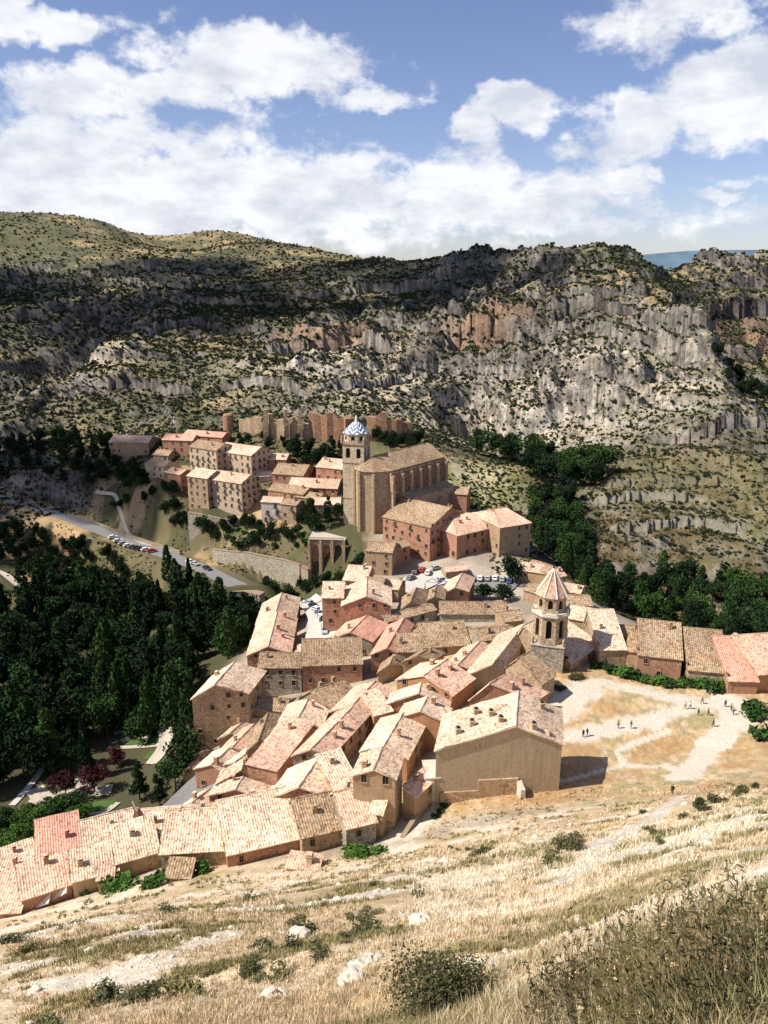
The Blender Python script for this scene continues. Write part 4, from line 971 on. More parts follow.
# --- cathedral tower
def cathedral_tower():
    Y0 = 300.0; c = at_y(357, 500, Y0); c.z = 0; z0 = zy(525, Y0)-2; zA = zy(461, Y0); z1 = zy(442.5, Y0); z2 = zy(433, Y0); z3 = zy(421, Y0); z4 = zy(415, Y0)
    base = Vector((c.x, c.y, z0)); root = empty('cathedral_tower', base)
    tag(root, 'tall pale cathedral tower with a blue and white zigzag tiled dome', 'tower')
    rot = math.radians(-61); R = 5.9
    m = MB(); ringband(m, ring(c, R, 4, rot), z0, zA); m.build('shaft', MAT['tower_cream'], root, base)
    m = MB(); ringband(m, ring(c, R+.3, 4, rot), zA, zA+.4); ringband(m, ring(c, R+.25, 4, rot), (z0+zA)/2, (z0+zA)/2+.3); m.build('string_course', MAT['stone_gold'], root, base)
    m = MB(); pts = ring(c, R, 4, rot)
    for i in range(4):
        a, b = pts[i], pts[(i+1) % 4]; h_ = a.lerp(b, .5)
        arch_panel(m, a, h_, zA+.4, z1, .42, .8, 1.5, top=1.4); arch_panel(m, h_, b, zA+.4, z1, .42, .8, 1.5, top=1.4)
    m.poly([(p.x, p.y, z1) for p in pts]); m.build('belfry', [MAT['tower_cream'], MAT['dark']], root, base)
    m = MB(); ringband(m, ring(c, R+.6, 4, rot), z1, z1+.5)
    for i in range(4):
        a, b = ring(c, R+.3, 4, rot)[i], ring(c, R+.3, 4, rot)[(i+1) % 4]
        for k in range(9): q = a.lerp(b, k/9); m.box((q.x, q.y, z1+.5), .22, .22, .8, rot)
        for k in (0,): m.box((a.x, a.y, z1+.5), .7, .7, 2.2, rot); m.tube((a.x, a.y, z1+2.7), (a.x, a.y, z1+3.6), .4, .03, 6)
    m.build('balustrade', MAT['stone_gold'], root, base)
    r8 = rot+math.pi/8
    m = MB(); stage(m, c, 4.75, 8, r8, z1+.5, z2, .42, .9, .5); m.build('lantern', [MAT['tower_cream'], MAT['dark']], root, base)
    m = MB(); ringband(m, ring(c, 5.15, 8, r8), z2, z2+.35); m.build('cornice', MAT['stone_gold'], root, base)
    dmat, nt, b = newmat('zigzag_tiles', .35)
    uv = nt.nodes.new('ShaderNodeUVMap').outputs[0]; sp = nt.nodes.new('ShaderNodeSeparateXYZ'); nt.links.new(uv, sp.inputs[0])
    tri = math_(nt, 'PINGPONG', sp.outputs[0], .5); f = math_(nt, 'FRACT', math_(nt, 'ADD', math_(nt, 'MULTIPLY', sp.outputs[1], 3.6), math_(nt, 'MULTIPLY', tri, 1.9)))
    c_ = ramp(nt, f, [(.45, (.85, .86, .85)), (.5, (.05, .13, .26))]); nt.links.new(c_, b.inputs['Base Color'])
    m = MB(); prof = [(5.1, z2+.35), (3.9, z2+(z3-z2)*.34), (2.8, z2+(z3-z2)*.62), (1.6, z2+(z3-z2)*.86), (.5, z3)]
    for k in range(4):
        (R0, a0), (R1, a1) = prof[k], prof[k+1]; p0 = ring(c, R0, 8, r8); p1 = ring(c, R1, 8, r8)
        for i in range(8):
            j = (i+1) % 8; m.poly([(p0[i].x, p0[i].y, a0), (p0[j].x, p0[j].y, a0), (p1[j].x, p1[j].y, a1), (p1[i].x, p1[i].y, a1)], [(i*1.0, k/4), (i*1.0+1, k/4), (i+1.0, (k+1)/4), (i*1.0, (k+1)/4)])
    dm_ = m.build('dome', dmat, root, base)
    m = MB(); m.tube((c.x, c.y, z3-.1), (c.x, c.y, z3+1.3), .55, .45, 8); m.tube((c.x, c.y, z3+1.3), (c.x, c.y, z4), .5, .05, 8); m.build('dome_finial', MAT['white'], dm_, base)
cathedral_tower()
# --- cathedral nave and apse
def cathedral():
    A = at_y(390, 471, 291); z = A.z; B = at_z(443, 457, z); t = (B-A).normalized(); n = Vector((-t.y, t.x, 0)); D = 16.; z0 = zy(533, 288)-1.5
    base = Vector(((A.x+B.x)/2, (A.y+B.y)/2+5, z0)); root = empty('cathedral', base)
    tag(root, 'long cathedral nave of golden stone with buttresses and a polygonal apse', 'cathedral')
    A2 = A+n*D; B2 = B+n*D
    ap = [A+n*0, A-t*5.5+n*3.2, A-t*8+n*8, A-t*5.5+n*12.8, A2]
    fp = [A, B, B2, A2]+[ap[3], ap[2], ap[1]]
    m = MB(); m.prism([(p.x, p.y) for p in fp], z0, z); m.build('wall', MAT['stone_gold'], root, base)
    h = 4.6; up = Vector((0, 0, 1)); k0 = A+n*8+up*h; k1 = B+n*8+up*h
    r = MB(); o = .7
    slope(r, A-n*o+up*.1, B-n*o+t*.4+up*.1, k1+t*.4+up*.1, k0+up*.1, True); slope(r, A2+n*o+up*.1, B2+n*o+t*.4+up*.1, k1+t*.4+up*.1, k0+up*.1, True)
    for a, b in zip(ap[:-1], ap[1:]):
        ca = A+n*8; e0 = a+(a-ca).normalized()*o; e1 = b+(b-ca).normalized()*o; slope(r, e0+up*.1, e1+up*.1, k0+up*.1, k0+up*.1, True)
    r.tube(k0, k1, .25, .25, 6); r.build('roof', MAT['tile_old'], root, base)
    L_ = (B-A).length; nb = 6
    for i in range(nb+1):
        p = A+t*(L_*i/nb); bt = MB(); q = p-n*1.1; bt.box((q.x, q.y, z0), 1.3, 2.2, z-z0-1.6, math.atan2(t.y, t.x)); q = p-n*.6; bt.box((q.x, q.y, z-1.6), 1.3, 1.2, 1.0, math.atan2(t.y, t.x)); bt.build('buttress', MAT['stone_gold'], root, base)
    for i in range(nb):
        a = A+t*(L_*i/nb+.8)-n*.35; b = A+t*(L_*(i+1)/nb-.8)-n*.35; m = MB(); arch_panel(m, a, b, z-9.5, z-.5, .62, .32, 1.2, top=.7); m.build('blind_arch', [MAT['stone_gold'], MAT['castle_stone']], root, base)
        c = (a+b)/2; add_window(root, Vector((c.x, c.y, z-5))-n*(-.03), math.atan2(t.y, t.x), base, 1.3)
    for p in ap[1:4]:
        bt = MB(); q = p+(p-(A+n*8)).normalized()*.3; bt.tube((q.x, q.y, z0), (q.x, q.y, z-.6), .85, .75, 6); bt.build('corner_shaft', MAT['stone_gold'], root, base)
    # lower side chapels against the long wall
    a = at_z(398, 516, z-13); m = MB(); c = A+t*18-n*3.6; m.box((c.x, c.y, z0), 28, 4.6, z-z0-11, math.atan2(t.y, t.x)); ch = m.build('side_chapels', MAT['stone_gold'], root, base)
    r = MB(); zc = z-11; e0 = A+t*4-n*6.2; e1 = A+t*32-n*6.2; e0.z = e1.z = zc+.1; r0 = A+t*4-n*1.3; r1 = A+t*32-n*1.3; r0.z = r1.z = zc+1.9; slope(r, e0, e1, r1, r0, True); r.build('side_roof', MAT['tile_old'], ch, base)
cathedral()
# --- terrace on tall arches
def arcade():
    Y0 = 284; A = at_y(309, 540, Y0); B = at_y(344, 541, Y0-1); zt = A.z; z0 = zy(575, Y0)-8; t = Vector((B.x-A.x, B.y-A.y, 0)); L_ = t.length; t.normalize(); n = Vector((-t.y, t.x, 0))
    A.z = B.z = 0; base = Vector((A.x+L_/2, A.y+6, z0)); root = empty('arched_terrace', base); tag(root, 'stone terrace carried on three tall arches below the cathedral', 'terrace')
    m = MB(); fp = [A+n*1.25, B+n*1.25, B+n*19, A+n*19]; m.prism([(p.x, p.y) for p in fp], z0, zt-.05); m.build('terrace_body', MAT['stone_gold'], root, base)
    for i in range(3):
        m = MB(); arch_panel(m, A+t*(L_*i/3), A+t*(L_*(i+1)/3), z0, zt-.1, .62, 1.2, .5, top=1.6); m.build('arch', [MAT['stone_gold'], MAT['castle_stone']], root, base)
    for i in range(4):
        m = MB(); p = A+t*(L_*i/3)-n*.4; m.box((p.x, p.y, z0), .95, .9, zt-z0, math.atan2(t.y, t.x), taper=.9); m.build('pier', MAT['stone_gold'], root, base)
    m = MB(); c = A+t*(L_/2)-n*.3; m.box((c.x, c.y, zt-.05), L_+1.4, .35, .3, math.atan2(t.y, t.x)); m.box((c.x, c.y, zt+1.05), L_+1.4, .2, .1, math.atan2(t.y, t.x))
    for i in range(40): p = A+t*(L_*i/39)-n*.3; m.box((p.x, p.y, zt+.25), .1, .1, .8)
    m.build('railing', MAT['iron'], root, base)
    pv = MB(); c = A+t*(L_/2)+n*8; pv.box((c.x+n.x*2.5, c.y+n.y*2.5, zt-.05), L_+.8, 20, .12, math.atan2(t.y, t.x)); pv.build('paving', MAT['gravel'], root, base)
    return A, t, n, L_, zt
ARC = arcade()
def long_wall(name, pts, thick, hgt, label, cat, mat, jag=0, seed=1, group=None, cap=True, rnd_=None):
    """a free standing masonry wall through world points (top z in pts)"""
    R = random.Random(seed); out = []
    for a, b in zip(pts[:-1], pts[1:]):
        k = max(1, int((b-a).length/2.2))
        for i in range(k): out.append(a.lerp(b, i/k))
    out.append(pts[-1]); base = Vector(out[len(out)//2]); base.z -= hgt; root = empty(name, base); tag(root, label, cat, group)
    m = MB(); P = []
    for i, p in enumerate(out):
        q = out[min(i+1, len(out)-1)]-out[max(0, i-1)]; q.z = 0; q.normalize(); n = Vector((q.y, -q.x, 0)); jz = (R.random()**2)*jag if jag else 0
        th_ = thick*(1+(R.uniform(-.25, .25) if jag else 0)); gz = min(hz(p.x, p.y)-1.5, p.z-hgt)
        P.append((p+n*th_/2, p-n*th_/2, p.z-jz, gz))
    for i in range(len(P)-1):
        a, b = P[i], P[i+1]; zt = a[2] if jag else None; za, zb_ = a[2], (a[2] if (jag and R.random() < .5) else b[2])
        m.poly([(a[0].x, a[0].y, a[3]), (b[0].x, b[0].y, b[3]), (b[0].x, b[0].y, zb_), (a[0].x, a[0].y, za)])
        m.poly([(b[1].x, b[1].y, b[3]), (a[1].x, a[1].y, a[3]), (a[1].x, a[1].y, za), (b[1].x, b[1].y, zb_)])
        m.poly([(a[0].x, a[0].y, za), (b[0].x, b[0].y, zb_), (b[1].x, b[1].y, zb_), (a[1].x, a[1].y, za)])
        m.poly([(b[0].x, b[0].y, b[3]), (b[1].x, b[1].y, b[3]), (b[1].x, b[1].y, zb_), (b[0].x, b[0].y, zb_)])
        m.poly([(a[0].x, a[0].y, a[3]), (a[1].x, a[1].y, a[3]), (a[1].x, a[1].y, za), (a[0].x, a[0].y, za)])
    m.build('masonry', MAT[mat], root, base)
    if cap and not jag:
        m = MB()
        for a, b in zip(P[:-1], P[1:]):
            o = (a[0]-a[1]).normalized()*.12; lo, hi = .0, .18
            A0, A1, B0, B1 = a[0]+o, a[1]-o, b[0]+o, b[1]-o
            m.poly([(A0.x, A0.y, a[2]+hi), (B0.x, B0.y, b[2]+hi), (B1.x, B1.y, b[2]+hi), (A1.x, A1.y, a[2]+hi)]); m.poly([(A0.x, A0.y, a[2]-.02), (B0.x, B0.y, b[2]-.02), (B0.x, B0.y, b[2]+hi), (A0.x, A0.y, a[2]+hi)]); m.poly([(B1.x, B1.y, b[2]-.02), (A1.x, A1.y, a[2]-.02), (A1.x, A1.y, a[2]+hi), (B1.x, B1.y, b[2]+hi)])
        m.build('coping', MAT['trim'], root, base)
    return root
plaster('wall_stone', (.50, .45, .34), (.38, .34, .26), .6)
long_wall('retaining_wall', [at_y(*q) for q in [(213,549,306),(228,551,302),(245,552,298),(265,556,294),(285,560,289),(300,565,285)]], 1.0, 8, 'long curved grey retaining wall below the hanging houses', 'retaining wall', 'wall_stone')
long_wall('retaining_wall', [at_y(*q) for q in [(302,566,284),(309,569,283)]], 2.0, 14, 'tall pale buttress pier at the right end of the curved retaining wall', 'retaining wall', 'plaster_cream')
long_wall('retaining_wall', [at_y(*q) for q in [(188,512,322),(205,515,319),(222,519,316),(245,521,314)]], .8, 5, 'garden terrace wall at the foot of the pale balcony house', 'retaining wall', 'stone_grey')
long_wall('retaining_wall', [at_y(*q) for q in [(232,590,276),(246,590,276),(262,594,273)]], 3.5, 2, 'low flat topped concrete wall among the valley trees', 'retaining wall', 'stone_grey')
long_wall('garden_wall', [at_y(*q) for q in [(516,572,262),(521,580,258),(527,592,252),(530,600,247)]], .7, 5, 'pale sloping wall at the right end of the tree lined car park', 'wall', 'plaster_cream')
ra = hd['g0']; fd = hd['g1']-hd['g0']
long_wall('street_wall', [at_z(*q) for q in [(402,838,-86.4),(412,822,-86.2),(423,800,-86),(434,772,-85.5)]], .5, 3.5, 'long low parapet wall along the left side of the ramp street', 'wall', 'plaster_cream')
long_wall('ruined_wall', [at_y(*q) for q in [(697,638,176),(708,642,174),(716,637,174),(727,644,172)]], 1.0, 6, 'crumbling stone walls rising between the mottled roof and the pink roof', 'ruin', 'stone_gold', jag=2.2, seed=4)
long_wall('road_parapet', [at_y(*q) for q in [(30,501,381),(70,512,371),(110,528,352),(150,542,332),(180,551,317)]], .5, 1.5, 'low parapet along the far side of the valley road', 'parapet', 'stone_grey')
# --- castle ruin on the hill
gc = 'ruined castle walls on the hill behind the cathedral'
def cw(pts, th, hg, lab, mat, jag, seed): long_wall('castle_wall', [at_y(*q) for q in pts], th, hg, lab, 'castle ruin', mat, jag=jag, seed=seed, group=gc, cap=False)
cw([(240,419,392),(262,414,386)], 2, 8, 'low pale stretch at the left end of the castle ruin', 'stone_gold', 1.5, 1)
cw([(262,413,381),(272,414,379),(284,415,377),(300,414,376),(310,414,375)], 3, 12, 'pale pillared stretch of the castle ruin, in full sun', 'stone_gold', 5.0, 2)
cw([(310,411,376),(322,413,374),(334,411,373),(346,412,372),(350,418,368)], 4, 15, 'tall reddish brown stretch of the castle ruin left of the cathedral dome', 'castle_stone', 3.5, 3)
cw([(368,414,374),(382,412,372),(396,418,372),(410,424,374)], 3, 12, 'dark stretch of the castle ruin right of the cathedral dome', 'castle_stone', 2.5, 5)
for i, (px, py, Y, w, hg) in enumerate([(266,409,379,2.6,13),(286,409,376,2.4,12),(300,410,375,2.2,11)]):
    p = at_y(px, py, Y); m = MB(); root = empty('castle_pillar', (p.x, p.y-2.2, p.z-hg)); tag(root, ['leftmost pale stub of wall standing in front of the castle ruin', 'middle pale stub of wall standing in front of the castle ruin', 'rightmost pale stub of wall standing in front of the castle ruin'][i], 'castle ruin', gc)
    for k in range(5): m.box((rnd.uniform(-.25, .25), rnd.uniform(-.2, .2), hg*k/5-1.5*(k == 0)), w*(1-.1*k), w*.9*(1-.1*k), hg/5+1.5*(k == 0)+.03, rnd.uniform(0, .3))
    m.build('masonry', MAT['stone_gold'], root)
def round_tower():
    p = at_y(228, 415, 398); hg = 9; root = empty('watch_tower', (p.x, p.y, p.z-hg)); tag(root, 'small ruined round tower standing alone left of the castle ruin', 'tower')
    m = MB(); m.tube((0, 0, -2), (0, 0, hg), 3.0, 2.7, 16); m.tube((0, 0, hg), (0, 0, hg+.6), 2.7, 2.2, 9); m.build('masonry', MAT['castle_stone'], root)
round_tower()
# --- slender chimney stack / gable spike in the near row
def spike():
    p = at_y(137, 833, 119); z0 = p.z; root = empty('stone_gable', (p.x, p.y, z0-3)); tag(root, 'steep dark triangular gable with a white post sticking up from the near row', 'gable')
    m = MB(); H_ = zy(812, 119)-z0+3; m.poly([(-2.0, 0, 0), (1.6, 0, 0), (.35, .3, H_), (-.2, .3, H_)]); m.poly([(1.6, 0, 0), (1.2, 5, 0), (.35, 1.3, H_), (.35, .3, H_)]); m.poly([(-2, 0, 0), (-.2, .3, H_), (-.2, 1.3, H_), (-1.8, 5, 0)]); m.poly([(-.2, .3, H_), (.35, .3, H_), (.35, 1.3, H_), (-.2, 1.3, H_)]); m.poly([(1.2, 5, 0), (-1.8, 5, 0), (-.2, 1.3, H_), (.35, 1.3, H_)])
    m.build('gable_wall', MAT['castle_stone'], root); m = MB(); m.tube((0, .8, H_-.1), (-.5, .8, H_+1.5), .12, .1, 6); m.build('post', MAT['white'], root)
spike()
# awning and cloth in front of the lower left house, lean-to roofs, tiny ruin
def awnings():
    a = ground(24, 906); p = at_y(35, 899, a.y-2); m = MB(); root = empty('awning', p); tag(root, 'long white awning strip under the dark eave at lower left', 'awning')
    q0 = at_y(25, 903, a.y-1.5)-p; q1 = at_y(51, 893, a.y-1.5)-p; d = Vector((0, -1.1, -.75)); m.poly([q0, q1, q1+d, q0+d]); m.poly([q0+d+Vector((0,0,-.05)), q1+d+Vector((0,0,-.05)), q1+Vector((0,0,-.05)), q0+Vector((0,0,-.05))]); m.poly([q0+d, q1+d, q1+d-Vector((0,0,.3)), q0+d-Vector((0,0,.3))]); m.build('canvas', MAT['white'], root)
    m = MB()
    for q in (q0, q1): m.tube(q+d, q+d+Vector((0, 0, -1.8)), .05, .05, 5)
    m.build('pole', MAT['iron'], root)
    g = ground(58, 903); root = empty('dust_sheet', (g.x, g.y, g.z+.3)); tag(root, 'crumpled white sheet stretched beside the awning strip', 'sheet'); m = MB(); nx, ny = 9, 5
    P = [[Vector((-1.4+2.9*i/nx+.08*math.sin(j*1.3), .9*j/ny, .1+.16*i+.9*j/ny+.10*math.sin(i*1.7+j)+.05*math.cos(j*2.1))) for i in range(nx+1)] for j in range(ny+1)]
    for j in range(ny):
        for i in range(nx): m.poly([P[j][i], P[j][i+1], P[j+1][i+1], P[j+1][i]])
    o = m.build('cloth', MAT['white'], root, weld=True, smooth=True); md = o.modifiers.new('s', 'SOLIDIFY'); md.thickness = .04
awnings()
E((286,867),(318,871),3.2,.7,'tiny ruined shed with a collapsing tile roof alone in the dry grass',cat='shed',name='shed',tile=R_,wall='stone_gold',win=0,chim=1,pitch=.25,seed=5)
E((166,877),(190,878),2.6,1.0,'crumbling tiled lean-to standing against the wide dark front wall',cat='shed',name='shed',tile=O_,wall='stone_gold',win=0,chim=0,split=1,pitch=.45)
E((97,880),(113,878),2.5,2.2,'small lean-to canopy roof among the green vines',cat='shed',name='shed',tile=R_,wall='plaster_rose',win=0,chim=0,split=1,pitch=.4)
# ------------------------------------------------------------------ vegetation
def leafmat(name, c1, c2, trans=.0):
    m, nt, b = newmat(name, .85)
    oi = nt.nodes.new('ShaderNodeObjectInfo'); pos = nt.nodes.new('ShaderNodeNewGeometry')
    f = nz(nt, 1.1, 3, .6, vec=pos.outputs['Position'])
    c = mixc(nt, mrange(nt, f, .3, .7), c1, c2)
    c = mixc(nt, 1.0, c, ramp(nt, oi.outputs['Random'], [(0, (.62, .66, .6)), (.5, (1, 1, 1)), (1, (1.35, 1.3, 1.05))]), 'MULTIPLY')
    nt.links.new(c, b.inputs['Base Color']); b.inputs['Specular IOR Level'].default_value = .1; MAT[name] = m; return m
leafmat('leaf_pine', (.009, .022, .009), (.020, .038, .015)); leafmat('leaf_green', (.018, .045, .013), (.042, .082, .024)); leafmat('leaf_bright', (.045, .105, .020), (.09, .17, .035))
leafmat('leaf_purple', (.030, .010, .012), (.060, .018, .022)); leafmat('leaf_scrub', (.028, .036, .017), (.060, .066, .030)); leafmat('leaf_olive', (.07, .075, .035), (.14, .13, .065))
def cards(P, size, seed, up=.0, jit=.5, aspect=1.3):
    """random leaf clump faces at points P"""
    R = np.random.RandomState(seed); n = len(P)
    a = R.normal(size=(n, 3)); a[:, 2] += up; a /= np.linalg.norm(a, axis=1, keepdims=True)
    b = R.normal(size=(n, 3)); b -= (b*a).sum(1, keepdims=True)*a; b /= np.linalg.norm(b, axis=1, keepdims=True)
    s = size*(1+jit*(R.rand(n, 1)*2-1)); c = np.cross(a, b)
    v = np.stack([P-a*s*aspect*.5, P-b*s*.42+c*s*.12, P+a*s*aspect*.5, P+b*s*.42+c*s*.12], 1).reshape(-1, 3)
    f = np.arange(n*4).reshape(n, 4); return v, f
def lobes_points(lobes, n, seed, shell=.55):
    R = np.random.RandomState(seed); lobes = np.array(lobes, float); w = (lobes[:, 3]*lobes[:, 4]); idx = R.choice(len(lobes), n, p=w/w.sum())
    d = R.normal(size=(n, 3)); d /= np.linalg.norm(d, axis=1, keepdims=True); r = (shell+(1-shell)*R.rand(n, 1)**.7)*(1+.12*R.normal(size=(n, 1)))
    L_ = lobes[idx]; return L_[:, :3]+d*r*np.stack([L_[:, 3], L_[:, 3], L_[:, 4]], 1)
def trunk_mesh(name, h, r, limbs, seed):
    R = random.Random(seed); m = MB(); p = Vector((0, 0, -.6)); k = 5
    for i in range(k):
        q = Vector((R.uniform(-.06, .06)*h*.3, R.uniform(-.06, .06)*h*.3, h*(i+1)/k)); m.tube(p, q, r*(1-.16*i), r*(1-.16*(i+1)), 7); 
        if i >= 1:
            for _ in range(limbs):
                a = R.uniform(0, 6.28); l = h*R.uniform(.14, .26); m.tube(q, q+Vector((math.cos(a)*l, math.sin(a)*l, l*R.uniform(.3, .8))), r*.4, r*.1, 5)
        p = q
    return m.mesh(name, MAT['bark'])
def proto_broad(seed, mat, n=1700, hgt=1.0, flat_=.8):
    R = random.Random(seed); lobes = []
    for i in range(11):
        a = R.uniform(0, 6.28); rr = R.uniform(0, .33); z = R.uniform(.35, .86); s = R.uniform(.14, .24)*(1.15-.35*abs(z-.55)); lobes.append((rr*math.cos(a), rr*math.sin(a), z, s, s*flat_))
    P = lobes_points(lobes, n, seed); v, f = cards(P, .055, seed)
    return mesh_np('crown', v, f, [MAT[mat]]), trunk_mesh('trunk', .6, .028, 2, seed)
def proto_cone(seed, mat, n=1300, w=.13, power=.8, base=.06):
    R = np.random.RandomState(seed); z = base+(1-base)*R.rand(n)**1.15; th = R.rand(n)*6.283; wd = w*((1-z)/(1-base))**power*(1+.25*np.sin(th*3+z*23))*(.55+.5*R.rand(n)**.5)+.004
    P = np.stack([wd*np.cos(th), wd*np.sin(th), z], 1); v, f = cards(P, .042, seed, up=1.2)
    return mesh_np('crown', v, f, [MAT[mat]]), trunk_mesh('trunk', .8, .02, 0, seed)
def proto_pine(seed, mat, n=1300):
    R = random.Random(seed); lobes = []
    for i in range(9):
        z = .25+.09*i; w = .30*(1-(z-.2)*.85)
        for k in range(3): a = R.uniform(0, 6.28); lobes.append((w*.55*math.cos(a), w*.55*math.sin(a), z+R.uniform(-.04, .04), w*.6, .055))
    P = lobes_points(lobes, n, seed, .2); v, f = cards(P, .05, seed, up=.5); return mesh_np('crown', v, f, [MAT[mat]]), trunk_mesh('trunk', .85, .025, 1, seed)
def proto_bush(seed, mat, n=420, size=.13):
    R = random.Random(seed); lobes = [(R.uniform(-.28, .28), R.uniform(-.28, .28), R.uniform(.15, .42), R.uniform(.2, .32), R.uniform(.18, .3)) for _ in range(6)]
    P = lobes_points(lobes, n, seed, .3); v, f = cards(P, size, seed, up=.3); return mesh_np('foliage', v, f, [MAT[mat]]), trunk_mesh('stem', .3, .03, 2, seed)
PB = [proto_broad(s, 'leaf_green') for s in (1, 2, 3)]; PBB = [proto_broad(s, 'leaf_bright') for s in (4, 5)]; PBP = [proto_broad(s, 'leaf_purple', flat_=.9) for s in (6, 7)]
PBD = [proto_broad(s, 'leaf_pine') for s in (8, 9, 10)]; PP = [proto_pine(s, 'leaf_pine') for s in (11, 12, 13)]; PC = [proto_cone(s, 'leaf_pine') for s in (14, 15)]; PPO = [proto_cone(s, 'leaf_green', w=.17, power=.45, base=.1) for s in (16, 17)]
PS = [proto_bush(s, 'leaf_green') for s in (20, 21)]; PSB = [proto_bush(s, 'leaf_bright') for s in (22, 23)]; PSC = [proto_bush(s, 'leaf_scrub', 160, .2) for s in (24, 25, 26)]; PSO = [proto_bush(s, 'leaf_olive', 900, .07) for s in (27, 28)]
TREES = []
def plant(protos, p, h, wide, name, label, cat, group=None, parts=('trunk', 'crown')):
    cr, tr = rnd.choice(protos); root = empty(name, p, rnd.uniform(0, 6.28)); tag(root, label, cat, group)
    a = link(parts[1], cr, root); a.scale = (h*wide, h*wide, h); b = link(parts[0], tr, root); b.scale = (h*wide, h*wide, h); TREES.append((p.x, p.y, h*.3)); return root
def inpoly(x, y, poly):
    c = False; j = len(poly)-1
    for i in range(len(poly)):
        if (poly[i][1] > y) != (poly[j][1] > y) and x < (poly[j][0]-poly[i][0])*(y-poly[i][1])/(poly[j][1]-poly[i][1])+poly[i][0]: c = not c
        j = i
    return c
AV = []        # keep clear of roads and houses
for r_ in ALLH: AV.append((r_[4], r_[5], 4.0+.35*max(r_[1], r_[2])))
def clear(p, extra=0):
    for (x, y, r) in AV:
        if (p.x-x)**2+(p.y-y)**2 < (r+extra)**2: return False
    return True
def road_clear(p):
    for i in range(0, len(ROAD), 2):
        if (p.x-ROAD[i].x)**2+(p.y-ROAD[i].y)**2 < 140: return False
    for q in CURVE[::2]:
        if (p.x-q.x)**2+(p.y-q.y)**2 < 60: return False
    return True
KW = {'cypress_tree': 'pointed dark conifer in the', 'small_tree': 'small round tree in the', 'broadleaf_tree': 'dark rounded tree in the', 'pine_tree': 'dark layered pine in the', 'poplar_tree': 'slim upright poplar in the', 'shrub_tree': 'low leafy shrub in the'}
def forest(poly, n, space, kinds, label, group, cat='tree', keep=None):
    xs = [q[0] for q in poly]; ys = [q[1] for q in poly]; got = []; tries = 0
    while len(got) < n and tries < n*40:
        tries += 1; x = rnd.uniform(min(xs), max(xs)); y = rnd.uniform(min(ys), max(ys))
        if not inpoly(x, y, poly) or (keep and not keep(x, y)): continue
        g = ground(x, y)
        if g is None or not clear(g) or not road_clear(g): continue
        if any((g.x-q.x)**2+(g.y-q.y)**2 < space**2 for q in got): continue
        got.append(g); protos, h0, h1, w, nm = rnd.choice(kinds)
        if nm == 'broadleaf_tree' and h1 <= 10: nm = 'small_tree'
        fx = (x-min(xs))/(max(xs)-min(xs)); fy = (y-min(ys))/(max(ys)-min(ys)); lab = KW[nm]+' '+('left ' if fx < .33 else 'middle ' if fx < .66 else 'right ')+('far' if fy < .33 else 'central' if fy < .66 else 'near')+' part of '+label; g = Vector((g.x, g.y, hz(g.x, g.y)-.3))
        plant(protos, g, rnd.uniform(h0, h1), w*rnd.uniform(.85, 1.15), nm, lab, cat, group+' ('+nm.replace('_', ' ')+')')
    return len(got)
DARK = [(PBD, 10, 15, .8, 'broadleaf_tree'), (PP, 11, 17, .9, 'pine_tree'), (PB, 9, 14, .8, 'broadleaf_tree'), (PPO, 14, 20, 1.0, 'poplar_tree'), (PC, 13, 19, .95, 'cypress_tree'), (PBD, 11, 16, .85, 'broadleaf_tree')]
